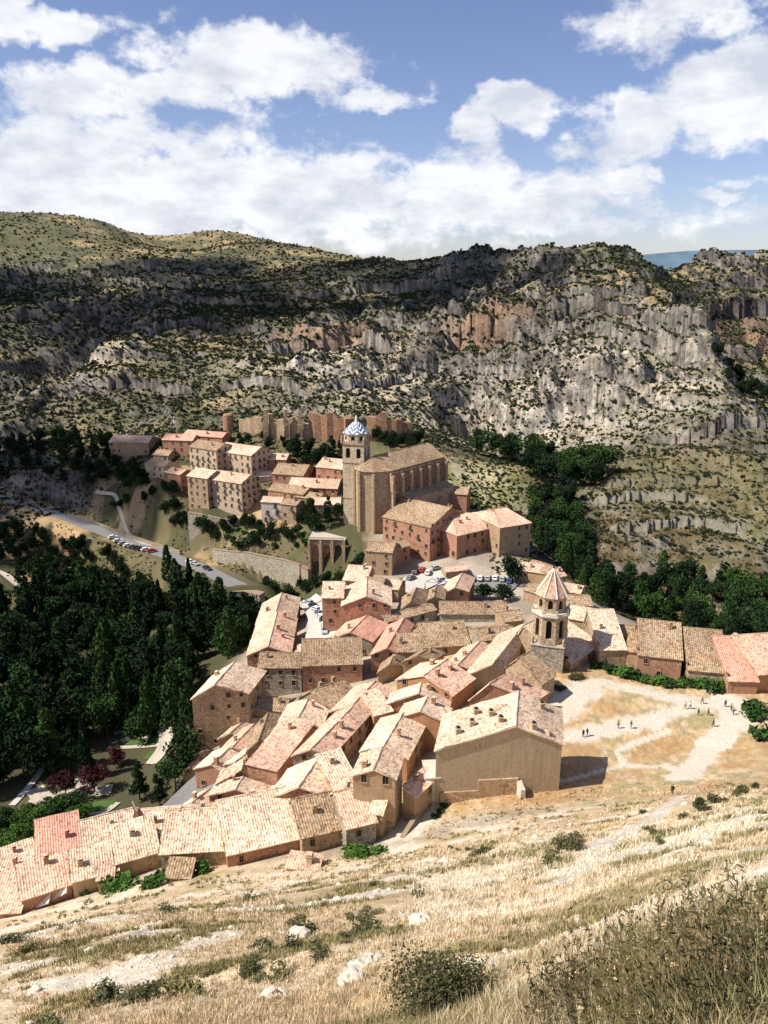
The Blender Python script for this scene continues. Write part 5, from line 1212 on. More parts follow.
nt_ = [forest([(-30,640),(0,606),(60,596),(130,600),(180,612),(205,650),(196,690),(170,722),(150,728),(100,735),(80,745),(30,790),(-30,800)], 150, 4.9, DARK, 'the valley floor wood', 'trees of the valley floor wood'),
 forest([(-20,452),(60,440),(115,446),(150,474),(150,488),(110,486),(60,490),(-20,482)], 60, 6.0, [(PP, 8, 12, .9, 'pine_tree'), (PBD, 7, 10, .9, 'broadleaf_tree')], 'the woods above the valley road', 'trees above the valley road'),
 forest([(130,485),(182,490),(186,520),(165,520),(140,508),(120,500)], 22, 4.5, [(PBD, 6, 9, .9, 'broadleaf_tree'), (PB, 6, 9, .9, 'broadleaf_tree')], 'the copse under the cream house', 'trees of the copse below the upper quarter'),
 forest([(-20,510),(30,516),(70,530),(105,548),(150,562),(150,590),(60,592),(-20,560)], 58, 4.4, [(PBD, 6, 9, .9, 'broadleaf_tree')], 'the trees below the valley road', 'trees below the valley road'),
 forest([(165,575),(205,572),(225,590),(255,600),(262,620),(245,650),(225,660),(205,640),(170,600)], 34, 5.0, DARK, 'the wood beside the stepped terrace', 'trees beside the stepped terrace'),
 forest([(195,525),(255,528),(300,530),(308,545),(280,548),(215,545),(190,548)], 40, 3.2, [(PS, 3, 5, 1.0, 'shrub_tree'), (PBD, 5, 8, .9, 'broadleaf_tree')], 'the gardens above the curved wall', 'trees above the curved retaining wall'),
 forest([(112,500),(150,503),(200,522),(205,540),(185,550),(150,538),(125,525)], 55, 3.3, [(PBD, 4, 7, 1, 'broadleaf_tree'), (PS, 3, 4, 1.1, 'shrub_tree')], 'the slope under the balcony house', 'trees of the slope under the balcony house'),
 forest([(296,525),(345,522),(350,505),(310,505),(270,512)], 14, 3.6, [(PBD, 5, 8, .9, 'broadleaf_tree')], 'the yard between hanging houses and cathedral', 'trees beside the hanging houses'),
 forest([(222,575),(300,590),(300,600),(262,596),(235,588)], 12, 4.5, [(PBD, 6, 9, .9, 'broadleaf_tree')], 'the trees under the curved wall', 'trees below the curved retaining wall'),
 forest([(535,545),(560,560),(600,575),(690,585),(790,592),(790,655),(740,650),(690,632),(640,622),(600,606),(580,590),(545,560)], 95, 5.6, [(PBD, 9, 14, .85, 'broadleaf_tree'), (PB, 8, 13, .85, 'broadleaf_tree'), (PPO, 10, 14, 1.2, 'poplar_tree')], 'the gorge wood', 'trees of the gorge'),
 forest([(535,500),(560,495),(580,520),(590,545),(575,565),(545,555),(530,535)], 22, 6.2, [(PBD, 9, 14, .85, 'broadleaf_tree'), (PB, 9, 13, .85, 'broadleaf_tree')], 'the wood right of the palace', 'trees right of the palace'),
 forest([(445,452),(490,458),(520,468),(535,488),(600,492),(612,478),(590,465),(545,455),(500,455)], 25, 6.5, [(PB, 10, 15, .9, 'broadleaf_tree'), (PBD, 10, 15, .9, 'broadleaf_tree')], 'the gully behind the cathedral', 'trees of the gully behind the cathedral'),
 forest([(285,455),(318,452),(342,460),(340,472),(310,470),(285,465)], 12, 4.5, [(PP, 10, 14, .8, 'pine_tree'), (PBD, 7, 10, .9, 'broadleaf_tree')], 'the trees under the castle', 'trees under the castle ruin'),
 forest([(700,372),(740,372),(790,376),(790,415),(750,405),(715,395)], 16, 6.5, [(PBD, 8, 12, .9, 'broadleaf_tree')], 'the shaded gorge at the right edge', 'trees of the far gorge'),
 forest([(312,578),(325,584),(350,584),(372,572),(368,560),(355,570)], 7, 3.6, [(PBD, 4, 7, .9, 'broadleaf_tree')], 'the garden below the arched terrace', 'trees below the arched terrace'),
 forest([(300,572),(320,575),(322,592),(302,590)], 6, 3.6, [(PBD, 5, 7, .9, 'broadleaf_tree')], 'the head of the curved road', 'trees at the head of the curved road'),
 forest([(100,700),(205,690),(190,735),(150,735),(110,735)], 16, 5, DARK, 'the wood edge above the park', 'trees of the park edge'),
 forest([(0,800),(25,775),(60,745),(100,745),(120,735),(60,735),(0,760)], 14, 5, DARK, 'the left side of the park', 'trees of the park left side'),
 forest([(375,440),(420,445),(430,455),(380,452)], 10, 5, [(PBD, 6, 9, .9, 'broadleaf_tree')], 'the trees behind the cathedral', 'trees behind the cathedral roof'),
 forest([(238,440),(285,440),(285,452),(240,450)], 10, 5, [(PBD, 4, 7, .9, 'broadleaf_tree')], 'the trees under the round tower', 'trees under the castle ruin at left'),
 forest([(-20,835),(10,822),(50,815),(88,815),(85,832),(40,845),(-20,872)], 22, 3.6, [(PB, 4, 7, 1.0, 'broadleaf_tree'), (PBB, 4, 6.5, 1.0, 'broadleaf_tree')], 'the thicket at lower left', 'trees of the thicket at lower left')]
# gardens and the park, one by one
for (px, py, h, w, pr, nm, lab, cat) in [
 (88,778,17,.8,PC,'cypress_tree','tall pointed dark conifer rising from the middle of the park','conifer'),
 (66,796,6.5,1.05,PBP,'purple_plum_tree','left purple leaved tree on the gravel of the park','purple tree'),(95,793,7.5,1.1,PBP,'purple_plum_tree','right purple leaved tree beside the pointed conifer','purple tree'),
 (118,765,6,1.05,PBP,'purple_plum_tree','purple leaved tree behind the other two, by the park walk','purple tree'),
 (140,800,10,.8,PP,'pine_tree','broad dark conifer at the right end of the park lawn','conifer'),(141,742,10,.9,PB,'broadleaf_tree','round green tree on the small upper lawn of the park','tree'),
 (186,775,13,.75,PB,'broadleaf_tree','tall green tree standing against the tower like corner house','tree'),(176,790,9,.9,PB,'broadleaf_tree','green tree at the top of the parking lane','tree'),
 (178,708,8,.85,PBB,'broadleaf_tree','small bright tree left of the tower like corner house roof','tree'),(45,735,9,1,PBB,'broadleaf_tree','sunlit yellow green tree at the left edge of the park','tree'),
 (70,770,8,.9,PB,'broadleaf_tree','green tree between the steps and the pointed conifer','tree'),(160,805,8,.9,PP,'pine_tree','dark conifer beside the grey parking lane','conifer'),
 (510,584,11,.95,PBD,'broadleaf_tree','dark tree in front of the corner palace wing','tree'),(484,600,6,1.4,PBD,'broadleaf_tree','dark spreading tree on the near side of the car park, at left','tree'),(503,601,6,1.4,PBD,'broadleaf_tree','dark spreading tree on the near side of the car park, at right','tree'),
 (240,495,9,.8,PP,'pine_tree','dark pine beside the red end wall of the balcony house','conifer'),(208,505,7,.9,PBD,'broadleaf_tree','dark tree in the yard of the balcony house','tree'),
 (328,528,12,.8,PP,'pine_tree','tall dark pine on the slope left of the arched terrace','conifer'),(312,534,9,.9,PBD,'broadleaf_tree','dark tree at the corner of the arched terrace','tree'),
 (425,592,3.5,.5,PC,'cypress_tree','thin small cypress between the parked cars of the square','conifer'),(165,700,16,.7,PC,'cypress_tree','pointed conifer at the right edge of the valley wood','conifer'),
 (180,610,17,.8,PP,'pine_tree','tall layered conifer just below the valley road cars','conifer'),(132,738,14,.7,PC,'cypress_tree','dark narrow conifer behind the upper lawn of the park','conifer')]:
    g = ground(px, py); plant(pr, Vector((g.x, g.y, hz(g.x, g.y)-.2)), h, w, nm, lab, cat)
bs = ('stem', 'foliage')
for i, (px, py, h, w) in enumerate([(612,672,3,1.3),(622,676,4,1.2),(633,679,4,1.2),(644,682,3,1.3),(606,668,3,1.2),(654,684,2.5,1.3),(668,686,3,1.3),(678,685,2.5,1.5),(690,684,3,1.5),(700,688,4,1.4),(711,689,4,1.4),(722,689,3.6,1.3),(596,668,2.6,1.2),(660,682,3,1.2)]):
    g = ground(px, py); plant([PS, PSB][i % 2], g, h, w, 'bush', 'leafy green bush along the foot of the esplanade row', 'bush', 'bushes along the esplanade row', bs)
for (px, py, h, w, pr, lab) in [(752,716,5.5,1.2,PS,'upper part of the big dark bush pair at the right edge of the esplanade'),(766,738,5.5,1.3,PS,'nearer dark bush of the pair at the right edge of the esplanade'),
 (575,678,2.2,2,PSO,'grey green bush at the right foot of the bell tower'),(560,690,1.8,2,PSO,'low grey bush in front of the side chapel'),
 (90,890,3.4,1.5,PSB,'bright green vine mound at the left of the low roofed house'),(112,890,3,1.6,PSB,'bright green vine mound in front of the small canopy roof'),(128,887,3,1.5,PSB,'bright green vine mound below the rusty chimney block'),(150,888,3,1.5,PSB,'bright green vine mound at the dark corner of the wide roof'),(163,880,2.6,1.2,PS,'dark small bush at the left end of the wide dark front wall'),
 (205,872,2.8,1.4,PSB,'round green bush against the wide dark front wall'),(352,856,2.4,1.6,PSB,'green shrub below the narrow grey walled house, at left'),(366,856,2.4,1.6,PSB,'green shrub below the narrow grey walled house, in the middle'),(379,852,2.2,1.6,PSB,'green shrub below the narrow grey walled house, at right'),
 (436,817,1.3,1.4,PS,'nearest of the three small round bushes beside the ramp street'),(441,812,1.3,1.4,PS,'middle of the three small round bushes beside the ramp street'),(445,806,1.3,1.4,PS,'farthest of the three small round bushes beside the ramp street'),
 (568,848,1.6,1.5,PSO,'left low dark bush on the slope under the thin trail'),(577,852,1.4,1.5,PSO,'right low dark bush on the slope under the thin trail'),
 (30,806,1.6,1.2,PS,'small clipped bush at the left end of the park lawn'),(48,800,1.6,1.2,PS,'small clipped bush on the park gravel'),(8,830,3,1.4,PS,'bush beside the pale yard at the left edge')]:
    g = ground(px, py); plant(pr, Vector((g.x, g.y, hz(g.x, g.y)-.1)), h, w, 'bush', lab, 'bush', None, bs)
print('trees', nt_, sum(nt_))

# scrub on the far slopes: the nearest 280 are shrubs of their own, the rest one mass
def scatter_px(n, seed, y0=222, y1=470, x0=-30, x1=798):
    R = np.random.RandomState(seed); th = R.uniform(-.50, .50, n); r = np.exp(R.uniform(math.log(395), math.log(1500), n)); return r*np.sin(th), r*np.cos(th)
sx, sy = scatter_px(120000, 5)
den = fbm(sx/70, sy/70, 4, 400)+.8*fbm(sx/22, sy/22, 3, 405); keep = (den > -.12) | (NR.rand(len(sx)) < .62)
pl = gauss(sx, sy, tuple(at_y(600, 400, 460))[:2], 70, 40); keep &= (NR.rand(len(sx)) > pl*.1); keep &= NR.rand(len(sx)) > .55*(np.hypot(sx, sy) > 1000)
sx, sy = sx[keep], sy[keep]; sz = H(sx, sy); rr_ = np.hypot(sx, sy)
# brown slope and castle hill scrub too
bx, by = [], []
for _ in range(5200):
    th = rnd.uniform(.10, .47); r = rnd.uniform(285, 400); bx.append(r*math.sin(th)); by.append(r*math.cos(th))
for _ in range(900):
    th = rnd.uniform(-.5, .12); r = rnd.uniform(385, 430); bx.append(r*math.sin(th)); by.append(r*math.cos(th))
bx = np.array(bx); by = np.array(by); bz = H(bx, by); k_ = bz > -104; bx, by, bz = bx[k_], by[k_], bz[k_]
sx = np.concatenate([sx, bx]); sy = np.concatenate([sy, by]); sz = np.concatenate([sz, bz]); rr_ = np.hypot(sx, sy)
ssz = (.28+.72*NR.rand(len(sx))**2.6)*2.8*np.clip(rr_/520, .72, 1.5)
order = np.argsort(-ssz/rr_); vis = [i for i in order if abs(math.atan2(sx[i], sy[i])) < .43][:280]; vs = set(vis)
for i in vis:
    ta = math.atan2(sx[i], sy[i]); rk = rr_[i]; lb = 'dark juniper shrub on the '+('far left' if ta < -.25 else 'left' if ta < -.08 else 'middle' if ta < .1 else 'right' if ta < .27 else 'far right')+' of the '+('brown slope' if rk < 400 else 'lowest cliffs' if rk < 450 else 'lower cliffs' if rk < 520 else 'high slopes')+' beyond the town'
    plant(PSC, Vector((sx[i], sy[i], sz[i]-.15)), float(ssz[i])*1.1, 1.25, 'juniper_shrub', lb, 'shrub', 'juniper shrubs on the far slopes', bs)
rest = np.array([i for i in range(len(sx)) if i not in vs]); K = 9
R = np.random.RandomState(3); n = len(rest); d = R.normal(size=(n, K, 3)); d /= np.linalg.norm(d, axis=2, keepdims=True); d[..., 2] = np.abs(d[..., 2])*.8+.05
P = np.stack([sx[rest], sy[rest], sz[rest]], 1)[:, None]+d*ssz[rest][:, None, None]*.5*R.uniform(.4, 1, (n, K, 1)); 
v, f = cards(P.reshape(-1, 3), 1.0, 9, up=.4); sc_ = np.repeat(np.repeat(ssz[rest], K), 4)[:, None]*.62; cen = np.repeat(P.reshape(-1, 3), 4, axis=0); v = cen+(v-cen)*sc_
tag(link('hillside_scrub', mesh_np('hillside_scrub', v, f, [MAT['leaf_scrub']])), 'low dark scrub dotted over the far rocky slopes', 'scrub', kind='stuff'); print('scrub', n)

# undergrowth on the valley sides and the hill under the castle
ux, uy = [], []
for _ in range(26000):
    th = rnd.uniform(-.52, .52); r = rnd.uniform(262, 415)
    if -.03 < th < .14 and r < 330: continue
    if th > .14 and r > 330: continue
    ux.append(r*math.sin(th)); uy.append(r*math.cos(th))
ux = np.array(ux); uy = np.array(uy); k_ = fbm(ux/12, uy/12, 4, 820) > -.02
dr = polydist(ux, uy, RP) > 6.5; k_ &= dr
for (hx, hy, hr) in AV: k_ &= ((ux-hx)**2+(uy-hy)**2) > (hr*.75)**2
k_ &= ((ux-8)**2+(uy-305)**2) > 32**2
ux, uy = ux[k_], uy[k_]; uz = H(ux, uy); n = len(ux); us = R.uniform(.35, 1.25, n); K = 7
d = R.normal(size=(n, K, 3)); d /= np.linalg.norm(d, axis=2, keepdims=True); d[..., 2] = np.abs(d[..., 2])*.7
P = np.stack([ux, uy, uz], 1)[:, None]+d*us[:, None, None]*.6*R.uniform(.4, 1, (n, K, 1)); v, f = cards(P.reshape(-1, 3), 1.0, 19, up=.4); cen = np.repeat(P.reshape(-1, 3), 4, axis=0); v = cen+(v-cen)*np.repeat(np.repeat(us, K), 4)[:, None]*.55
tag(link('undergrowth', mesh_np('undergrowth', v, f, [MAT['leaf_scrub']])), 'low bushes and weeds covering the valley sides', 'undergrowth', kind='stuff')

# ------------------------------------------------------------------ unseen clouds added overhead to shade the far slopes and left valley
def shade_cloud(target, dist, sx, sy, label, seed):
    R = random.Random(seed); c = Vector(target)+SUN*dist; bm = bmesh.new()
    for i in range(34):
        a = R.uniform(0, 6.28); q = R.random()**.6; x, y = math.cos(a)*q*sx, math.sin(a)*q*sy; s = R.uniform(.10, .26)*min(sx, sy)*1.6
        mm = Matrix.Translation((x, y, R.uniform(0, s*.4)))@Matrix.Diagonal((s*R.uniform(.9, 1.5), s, s*.55, 1)); bmesh.ops.create_icosphere(bm, subdivisions=2, radius=1, matrix=mm)
    for v in bm.verts:
        n = fbm(np.array([v.co.x/18]), np.array([v.co.y/18+v.co.z/9]), 3, seed)[0]; v.co += v.normal*0 + Vector((0, 0, 1))*n*8+Vector((n*6, 0, 0))
    me = bpy.data.meshes.new('shade_cloud'); bm.to_mesh(me); bm.free(); me.polygons.foreach_set('use_smooth', [True]*len(me.polygons))
    o = link('shade_cloud', me, None, MAT['shade_cloud']); o.location = c; tag(o, kind='structure')
_m, _nt, _b = newmat('cloud_white', 1); _b.inputs['Base Color'].default_value = (.9, .9, .92, 1); _b.inputs['Alpha'].default_value = .46; MAT['shade_cloud'] = _m
shade_cloud(at_y(215, 292, 830), 900, 340, 185, '', 1)
shade_cloud(at_y(440, 300, 720), 800, 120, 70, '', 2)
shade_cloud(at_y(50, 500, 375), 560, 80, 46, '', 4)  # added out of view to darken the left valley

# ------------------------------------------------------------------ cars
def carpaint(n, c):
    m = flat(n, c, .3); m.node_tree.nodes['Principled BSDF'].inputs['Specular IOR Level'].default_value = .5; return m
PAINT = {k: carpaint('paint_'+k, c) for k, c in dict(white=(.75,.75,.74), silver=(.42,.43,.45), dark=(.03,.035,.045), red=(.42,.03,.02), blue=(.05,.10,.25), grey=(.16,.17,.18)).items()}
glass = flat('car_glass', (.015, .02, .025), .08); tyre = flat('tyre', (.02, .02, .02), .8); lampm = flat('lamp_glass', (.6, .6, .55), .15); redl = flat('tail_lamp', (.35, .02, .02), .2)
def car_meshes():
    prof = [(-2.05,.32),(-2.1,.62),(-2.0,.88),(-1.75,.95),(-1.35,1.38),(-.95,1.47),(.15,1.47),(.45,1.4),(1.05,.98),(1.85,.84),(2.08,.66),(2.1,.34)]
    b = MB(); W_ = .86
    def wy(z): return W_-(max(0, z-.9))*.30-(.06 if z < .4 else 0)
    Lf = [Vector((x, -wy(z), z)) for x, z in prof]; Rt = [Vector((x, wy(z), z)) for x, z in prof]; n = len(prof)
    for i in range(n): j = (i+1) % n; b.poly([Lf[i], Lf[j], Rt[j], Rt[i]])
    b.poly(list(reversed(Lf))); b.poly(Rt)
    body = b.mesh('body', PAINT['white'], weld=True)
    bm = bmesh.new(); bm.from_mesh(body); bmesh.ops.recalc_face_normals(bm, faces=bm.faces); bmesh.ops.bevel(bm, geom=bm.edges, offset=.045, segments=2, affect='EDGES'); bm.to_mesh(body); bm.free()
    g = MB()
    for s in (-1, 1):
        y0 = s*(wy(.98)+.012); y1 = s*(wy(1.36)+.012)
        for xs in (((-1.55, .99), (-.45, .99), (-.45, 1.36), (-1.22, 1.36)), ((-.36, .99), (.88, .99), (.40, 1.34), (-.36, 1.36))):
            q = [(x, y0 if z < 1.1 else y1, z) for x, z in xs]; g.poly(q if s < 0 else list(reversed(q)))
    for (x0, z0, x1, z1) in ((1.00, 1.035, .53, 1.37), (-1.73, 1.0, -1.40, 1.36)):
        sg = 1 if x0 > 0 else -1; g.poly([(x0+sg*.03, -.68, z0), (x0+sg*.03, .68, z0), (x1+sg*.03, .60, z1), (x1+sg*.03, -.60, z1)][::sg])
    w = MB(); w.tube((0, -.11, 0), (0, .11, 0), .33, .33, 14); w.tube((0, -.125, 0), (0, .125, 0), .19, .19, 10, mi=1)
    h = MB(); h.box((0, 0, 0), .08, .34, .15)
    return body, g.mesh('window', glass), w.mesh('wheel', [tyre, PAINT['silver']]), h.mesh('headlight', lampm), h.mesh('tail_light', redl)
CB, CG, CW, CH, CT = car_meshes()
def car(px, py, ang, col, label, group):
    g = ground(px, py); z = hz(g.x, g.y)+.35
    root = empty('parked_car', (g.x, g.y, z), ang); tag(root, label, 'car', group)
    b = link('body', CB, root); b.material_slots[0].link = 'OBJECT'; b.material_slots[0].material = PAINT[col]; link('window', CG, root)
    for x in (-1.3, 1.3):
        for y in (-.78, .78): w = link('wheel', CW, root); w.location = (x, y, .33)
    for y in (-.6, .6): h = link('headlight', CH, root); h.location = (2.05, y, .58); t = link('tail_light', CT, root); t.location = (-2.06, y, .66)
rd = math.atan2(RP[6].y-RP[5].y, RP[6].x-RP[5].x)
ordn = ['first', 'second', 'third', 'fourth', 'fifth', 'sixth', 'seventh', 'eighth', 'ninth', 'tenth']
for i, (px, py, c) in enumerate([(113,538.5,'white'),(118,540.5,'white'),(123,542.5,'silver'),(128,544.5,'white'),(132.5,546.5,'grey'),(137,548.2,'dark'),(141.5,550,'dark'),(146,551.8,'white'),(152,554,'red')]):
    car(px, py, rd+1.2, c, f'{c} car, {ordn[i]} from the left in the row along the valley road', 'cars parked along the valley road')
for i, (px, py, c) in enumerate([(190,561,'white'),(195,563.5,'silver'),(207,569,'dark')]): car(px, py, rd, c, f'{c} car, {ordn[i]} of three at the lower end of the valley road', 'cars at the lower end of the valley road')
for i, (px, py, c) in enumerate([(306,602.5,'white'),(310,605,'silver'),(314,608.5,'dark'),(317,612,'white'),(319.5,616,'grey'),(321.5,620,'white'),(323.5,624,'dark'),(324.5,628.5,'white'),(324.5,633,'silver')]):
    car(px, py, -.5-.12*i, c, f'{c} car, {ordn[i]} from the far end of the row on the curved road', 'cars parked on the curved road')
for (px, py, a, c, lab) in [(416,574,1.1,'dark','dark car parked at the left of the main square'),(422,572,1.2,'red','red car in the main square'),(428,574.5,1.3,'white','white car right of the red one in the main square'),(449,584.5,.3,'white','white car near the bright roofed house by the square'),(442,582,.4,'silver','silver car behind the thin cypress of the square'),(411,580,.9,'grey','grey car in the lower left corner of the main square'),(436,570,.5,'silver','silver car at the back of the main square')]: car(px, py, a, c, lab, 'cars in the main square')
for i, (px, py, c) in enumerate([(472,580,'dark'),(480,580,'white'),(487.5,580,'silver'),(495,580,'white'),(502,581,'silver'),(509,583,'blue')]): car(px, py, 1.35, c, f'{c} car, {ordn[i]} from the left in the tree lined car park', 'cars in the tree lined car park')

# ------------------------------------------------------------------ people
def skin_mesh(name, joints, edges, rad, mat, lvl=2):
    me = bpy.data.meshes.new(name); me.from_pydata(joints, edges, []); o = bpy.data.objects.new(name, me); C.objects.link(o)
    md = o.modifiers.new('k', 'SKIN'); sv = me.skin_vertices[0].data
    for i, r in enumerate(rad): sv[i].radius = (r, r) if isinstance(r, (int, float)) else r; sv[i].use_root = (i == 0)
    s = o.modifiers.new('s', 'SUBSURF'); s.levels = lvl; s.render_levels = lvl
    dg = bpy.context.evaluated_depsgraph_get(); out = bpy.data.meshes.new_from_object(o.evaluated_get(dg)); out.name = name
    bpy.data.objects.remove(o); out.materials.clear(); out.materials.append(mat); out.polygons.foreach_set('use_smooth', [True]*len(out.polygons)); return out
skinm = flat('skin', (.42, .24, .16), .6); hairm = flat('hair', (.03, .02, .015), .7)
CL = {k: flat('cloth_'+k, c, .9) for k, c in dict(black=(.02,.02,.022), blue=(.06,.10,.22), white=(.7,.68,.64), red=(.35,.05,.04), grey=(.18,.18,.18), khaki=(.25,.20,.12), jeans=(.05,.08,.15), green=(.05,.12,.06)).items()}
def pose(st):      # st: stride in metres
    J = [(0,0,.95),(0,0,1.15),(0,.01,1.36),(0,0,1.47),(0,-.01,1.54),(0,-.03,1.66),(0,-.02,1.75),
         (-.17,.01,1.40),(-.23,-.05*st*3,1.14),(-.24,-.16*st*3-.03,.90),(-.24,-.20*st*3-.04,.81), (.17,.01,1.40),(.23,.05*st*3,1.14),(.24,.08*st*3-.05,.90),(.24,.09*st*3-.06,.81),
         (-.10,0,.90),(-.11,st*.45,.50),(-.11,st*.9,.09),(-.11,st*.9-.14,.04), (.10,0,.90),(.11,-st*.5-.02,.50),(.11,-st*.8,.09),(.11,-st*.8-.14,.04)]
    Ed = [(0,1),(1,2),(2,3),(3,4),(4,5),(5,6),(2,7),(7,8),(8,9),(9,10),(2,11),(11,12),(12,13),(13,14),(0,15),(15,16),(16,17),(17,18),(0,19),(19,20),(20,21),(21,22)]
    Rd = [.13,.12,.14,.06,.055,.095,.07,.06,.045,.035,.03,.06,.045,.035,.03,.09,.06,.042,.035,.09,.06,.042,.035]
    return J, Ed, Rd
VAR = []
for k, st in enumerate((.12, .28, .34)):
    J, Ed, Rd = pose(st); body = skin_mesh('body', J, Ed, Rd, skinm)
    a = [0,1,2,3,7,8,11,12]; mp = {v: i for i, v in enumerate(a)}; shirt = skin_mesh('shirt', [J[i] for i in a], [(mp[p], mp[q]) for p, q in Ed if p in mp and q in mp], [Rd[i]*1.18+.012 for i in a], CL['blue'])
    a = [0,15,16,17,19,20,21]; mp = {v: i for i, v in enumerate(a)}; tr_ = skin_mesh('trousers', [J[i] for i in a], [(mp[p], mp[q]) for p, q in Ed if p in mp and q in mp], [Rd[i]*1.15+.015 for i in a], CL['jeans'])
    bm = bmesh.new(); bmesh.ops.create_icosphere(bm, subdivisions=2, radius=.108, matrix=Matrix.Translation((0, .012, 1.70)))
    for v in list(bm.verts):
        if v.co.y < -.055 and v.co.z < 1.72: bm.verts.remove(v)
    hm = bpy.data.meshes.new('hair'); bm.to_mesh(hm); bm.free(); hm.materials.append(hairm); VAR.append((body, shirt, tr_, hm))
for i, (px, py, s, t, lab) in enumerate([(583,737,'black','black','person in black walking where the track leaves the hall'),(587,736,'black','jeans','person in a dark top just right of the one in black by the hall'),(618,728,'khaki','jeans','person in khaki, left of the pair halfway along the track'),(631,728,'black','khaki','person in a black top, right of the pair halfway along the track'),
 (685,709,'white','khaki','person in white at the left end of the group on the esplanade'),(690,709,'white','grey','person in white and grey trousers beside the one at the left end'),(698,716,'black','jeans','person in a black top in front of the group on the esplanade'),(708,716,'green','black','person in a green top in the middle of the esplanade'),
 (702,704,'red','jeans','person in red at the back of the esplanade'),(725,707,'blue','black','person in a blue top near the back right of the esplanade'),(713,727,'black','black','person all in black walking down towards the lower track'),(733,715,'grey','jeans','person in grey beside the dark bushes at the right'),(731,711,'khaki','black','person in khaki beside the dark bushes at the right'),(672,794,'black','black','lone person in black on the track above the dry slope')]):
    g = ground(px, py); v = VAR[i % 3]; root = empty('person', (g.x, g.y, hz(g.x, g.y)+.02), rnd.uniform(0, 6.28)); root.scale = (1.02,)*3; tag(root, lab, 'person', 'people on the esplanade')
    link('body', v[0], root); link('hair', v[3], root)
    for nm, me_, c in (('shirt', v[1], s), ('trousers', v[2], t)): o = link(nm, me_, root); o.material_slots[0].link = 'OBJECT'; o.material_slots[0].material = CL[c]

# ------------------------------------------------------------------ dry slope in the foreground
def bladesmat(name, c0, c1, c2):
    m, nt, b = newmat(name, .8); pos = nt.nodes.new('ShaderNodeNewGeometry').outputs['Position']
    f = nz(nt, 5, 3, .8, vec=pos); f2 = nz(nt, .25, 3, .6, vec=pos)
    c = mixc(nt, mrange(nt, f2, .35, .65), ramp(nt, f, [(.3, c0), (.7, c1)]), c2); nt.links.new(c, b.inputs['Base Color']); MAT[name] = m; return m
bladesmat('straw', (.52,.40,.24), (.74,.62,.43), (.66,.54,.37)); bladesmat('green_blade', (.15,.155,.055), (.30,.28,.13), (.40,.34,.18))
def blades(X0, Y0, r, per, hmin, hmax, wk, seed, spread=.16, lean=.5):
    R = np.random.RandomState(seed); n = len(X0); x = np.repeat(X0, per); y = np.repeat(Y0, per); rr = np.repeat(r, per); N = n*per
    sp = spread*np.clip(rr/25, .7, 2.2); x = x+R.normal(size=N)*sp*.5; y = y+R.normal(size=N)*sp*.5; z = H(x, y)-.02
    h = R.uniform(hmin, hmax, N)*np.clip(rr/30, .75, 1.5); a = R.uniform(0, 6.283, N); l = R.uniform(.1, lean, N)*h; w = np.maximum(.0035, rr*wk)*R.uniform(.6, 1.2, N)
    dx, dy = np.cos(a), np.sin(a); b = R.uniform(0, 6.283, N); px, py = np.cos(b)*w, np.sin(b)*w
    p0 = np.stack([x, y, z], 1); p1 = p0+np.stack([dx*l*.35, dy*l*.35, h*.6], 1); p2 = p0+np.stack([dx*l, dy*l, h], 1); o = np.stack([px, py, 0*px], 1)
    v = np.stack([p0-o, p0+o, p1+o*.75, p1-o*.75, p2+o*.12, p2-o*.12], 1).reshape(-1, 3); i = np.arange(N)[:, None]*6
    return v, np.concatenate([i+np.array([[0,1,2,3]]), i+np.array([[3,2,4,5]])], 0)
def field(n, seed, r0=2.6, r1=128):
    R = np.random.RandomState(seed); th = R.uniform(-.53, .53, n); r = np.exp(R.uniform(math.log(r0), math.log(r1), n)); return r*np.sin(th), r*np.cos(th), r
def nopath(x, y):
    d = np.full(x.shape, 1e9)
    for pts, w in TR: d = np.minimum(d, polydist(x, y, pts)-w)
    return d > .3
gx, gy, gr = field(38000, 21); m = (fbm(gx/6+gy/9, gy/3.0, 5, 151) < .2) & (fbm(gx/5, gy/5, 3, 333) > -.28) & nopath(gx, gy)
m &= ~((gy > 103.5) & (gx < 2)); gx, gy, gr = gx[m], gy[m], gr[m]
gm2 = (fbm(gx/14, gy/6, 4, 141) > .12) | (NR.rand(len(gx)) < .07)
v, f = blades(gx[~gm2], gy[~gm2], gr[~gm2], 8, .09, .30, .0007, 31); tag(link('dry_grass', mesh_np('dry_grass', v, f, [MAT['straw']])), 'straw coloured dry grass covering the foreground slope', 'grass', kind='stuff')
v, f = blades(gx[gm2], gy[gm2], gr[gm2], 12, .12, .34, .0007, 32); tag(link('green_grass', mesh_np('green_grass', v, f, [MAT['green_blade']])), 'olive green tufts among the dry grass of the foreground slope', 'grass', kind='stuff')
# the same grass just beyond both edges of the picture
R = np.random.RandomState(91); n = 7000; th = np.where(R.rand(n) < .65, R.uniform(.53, 1.15, n), R.uniform(-1.0, -.53, n)); r = np.exp(R.uniform(math.log(1.0), math.log(40), n)); ex, ey = r*np.sin(th), r*np.cos(th)
v, f = blades(ex, ey, r, 9, .09, .30, .0008, 36); tag(link('dry_grass', mesh_np('dry_grass', v, f, [MAT['straw']])), 'straw coloured dry grass beside the path edge of the slope', 'grass', kind='stuff')
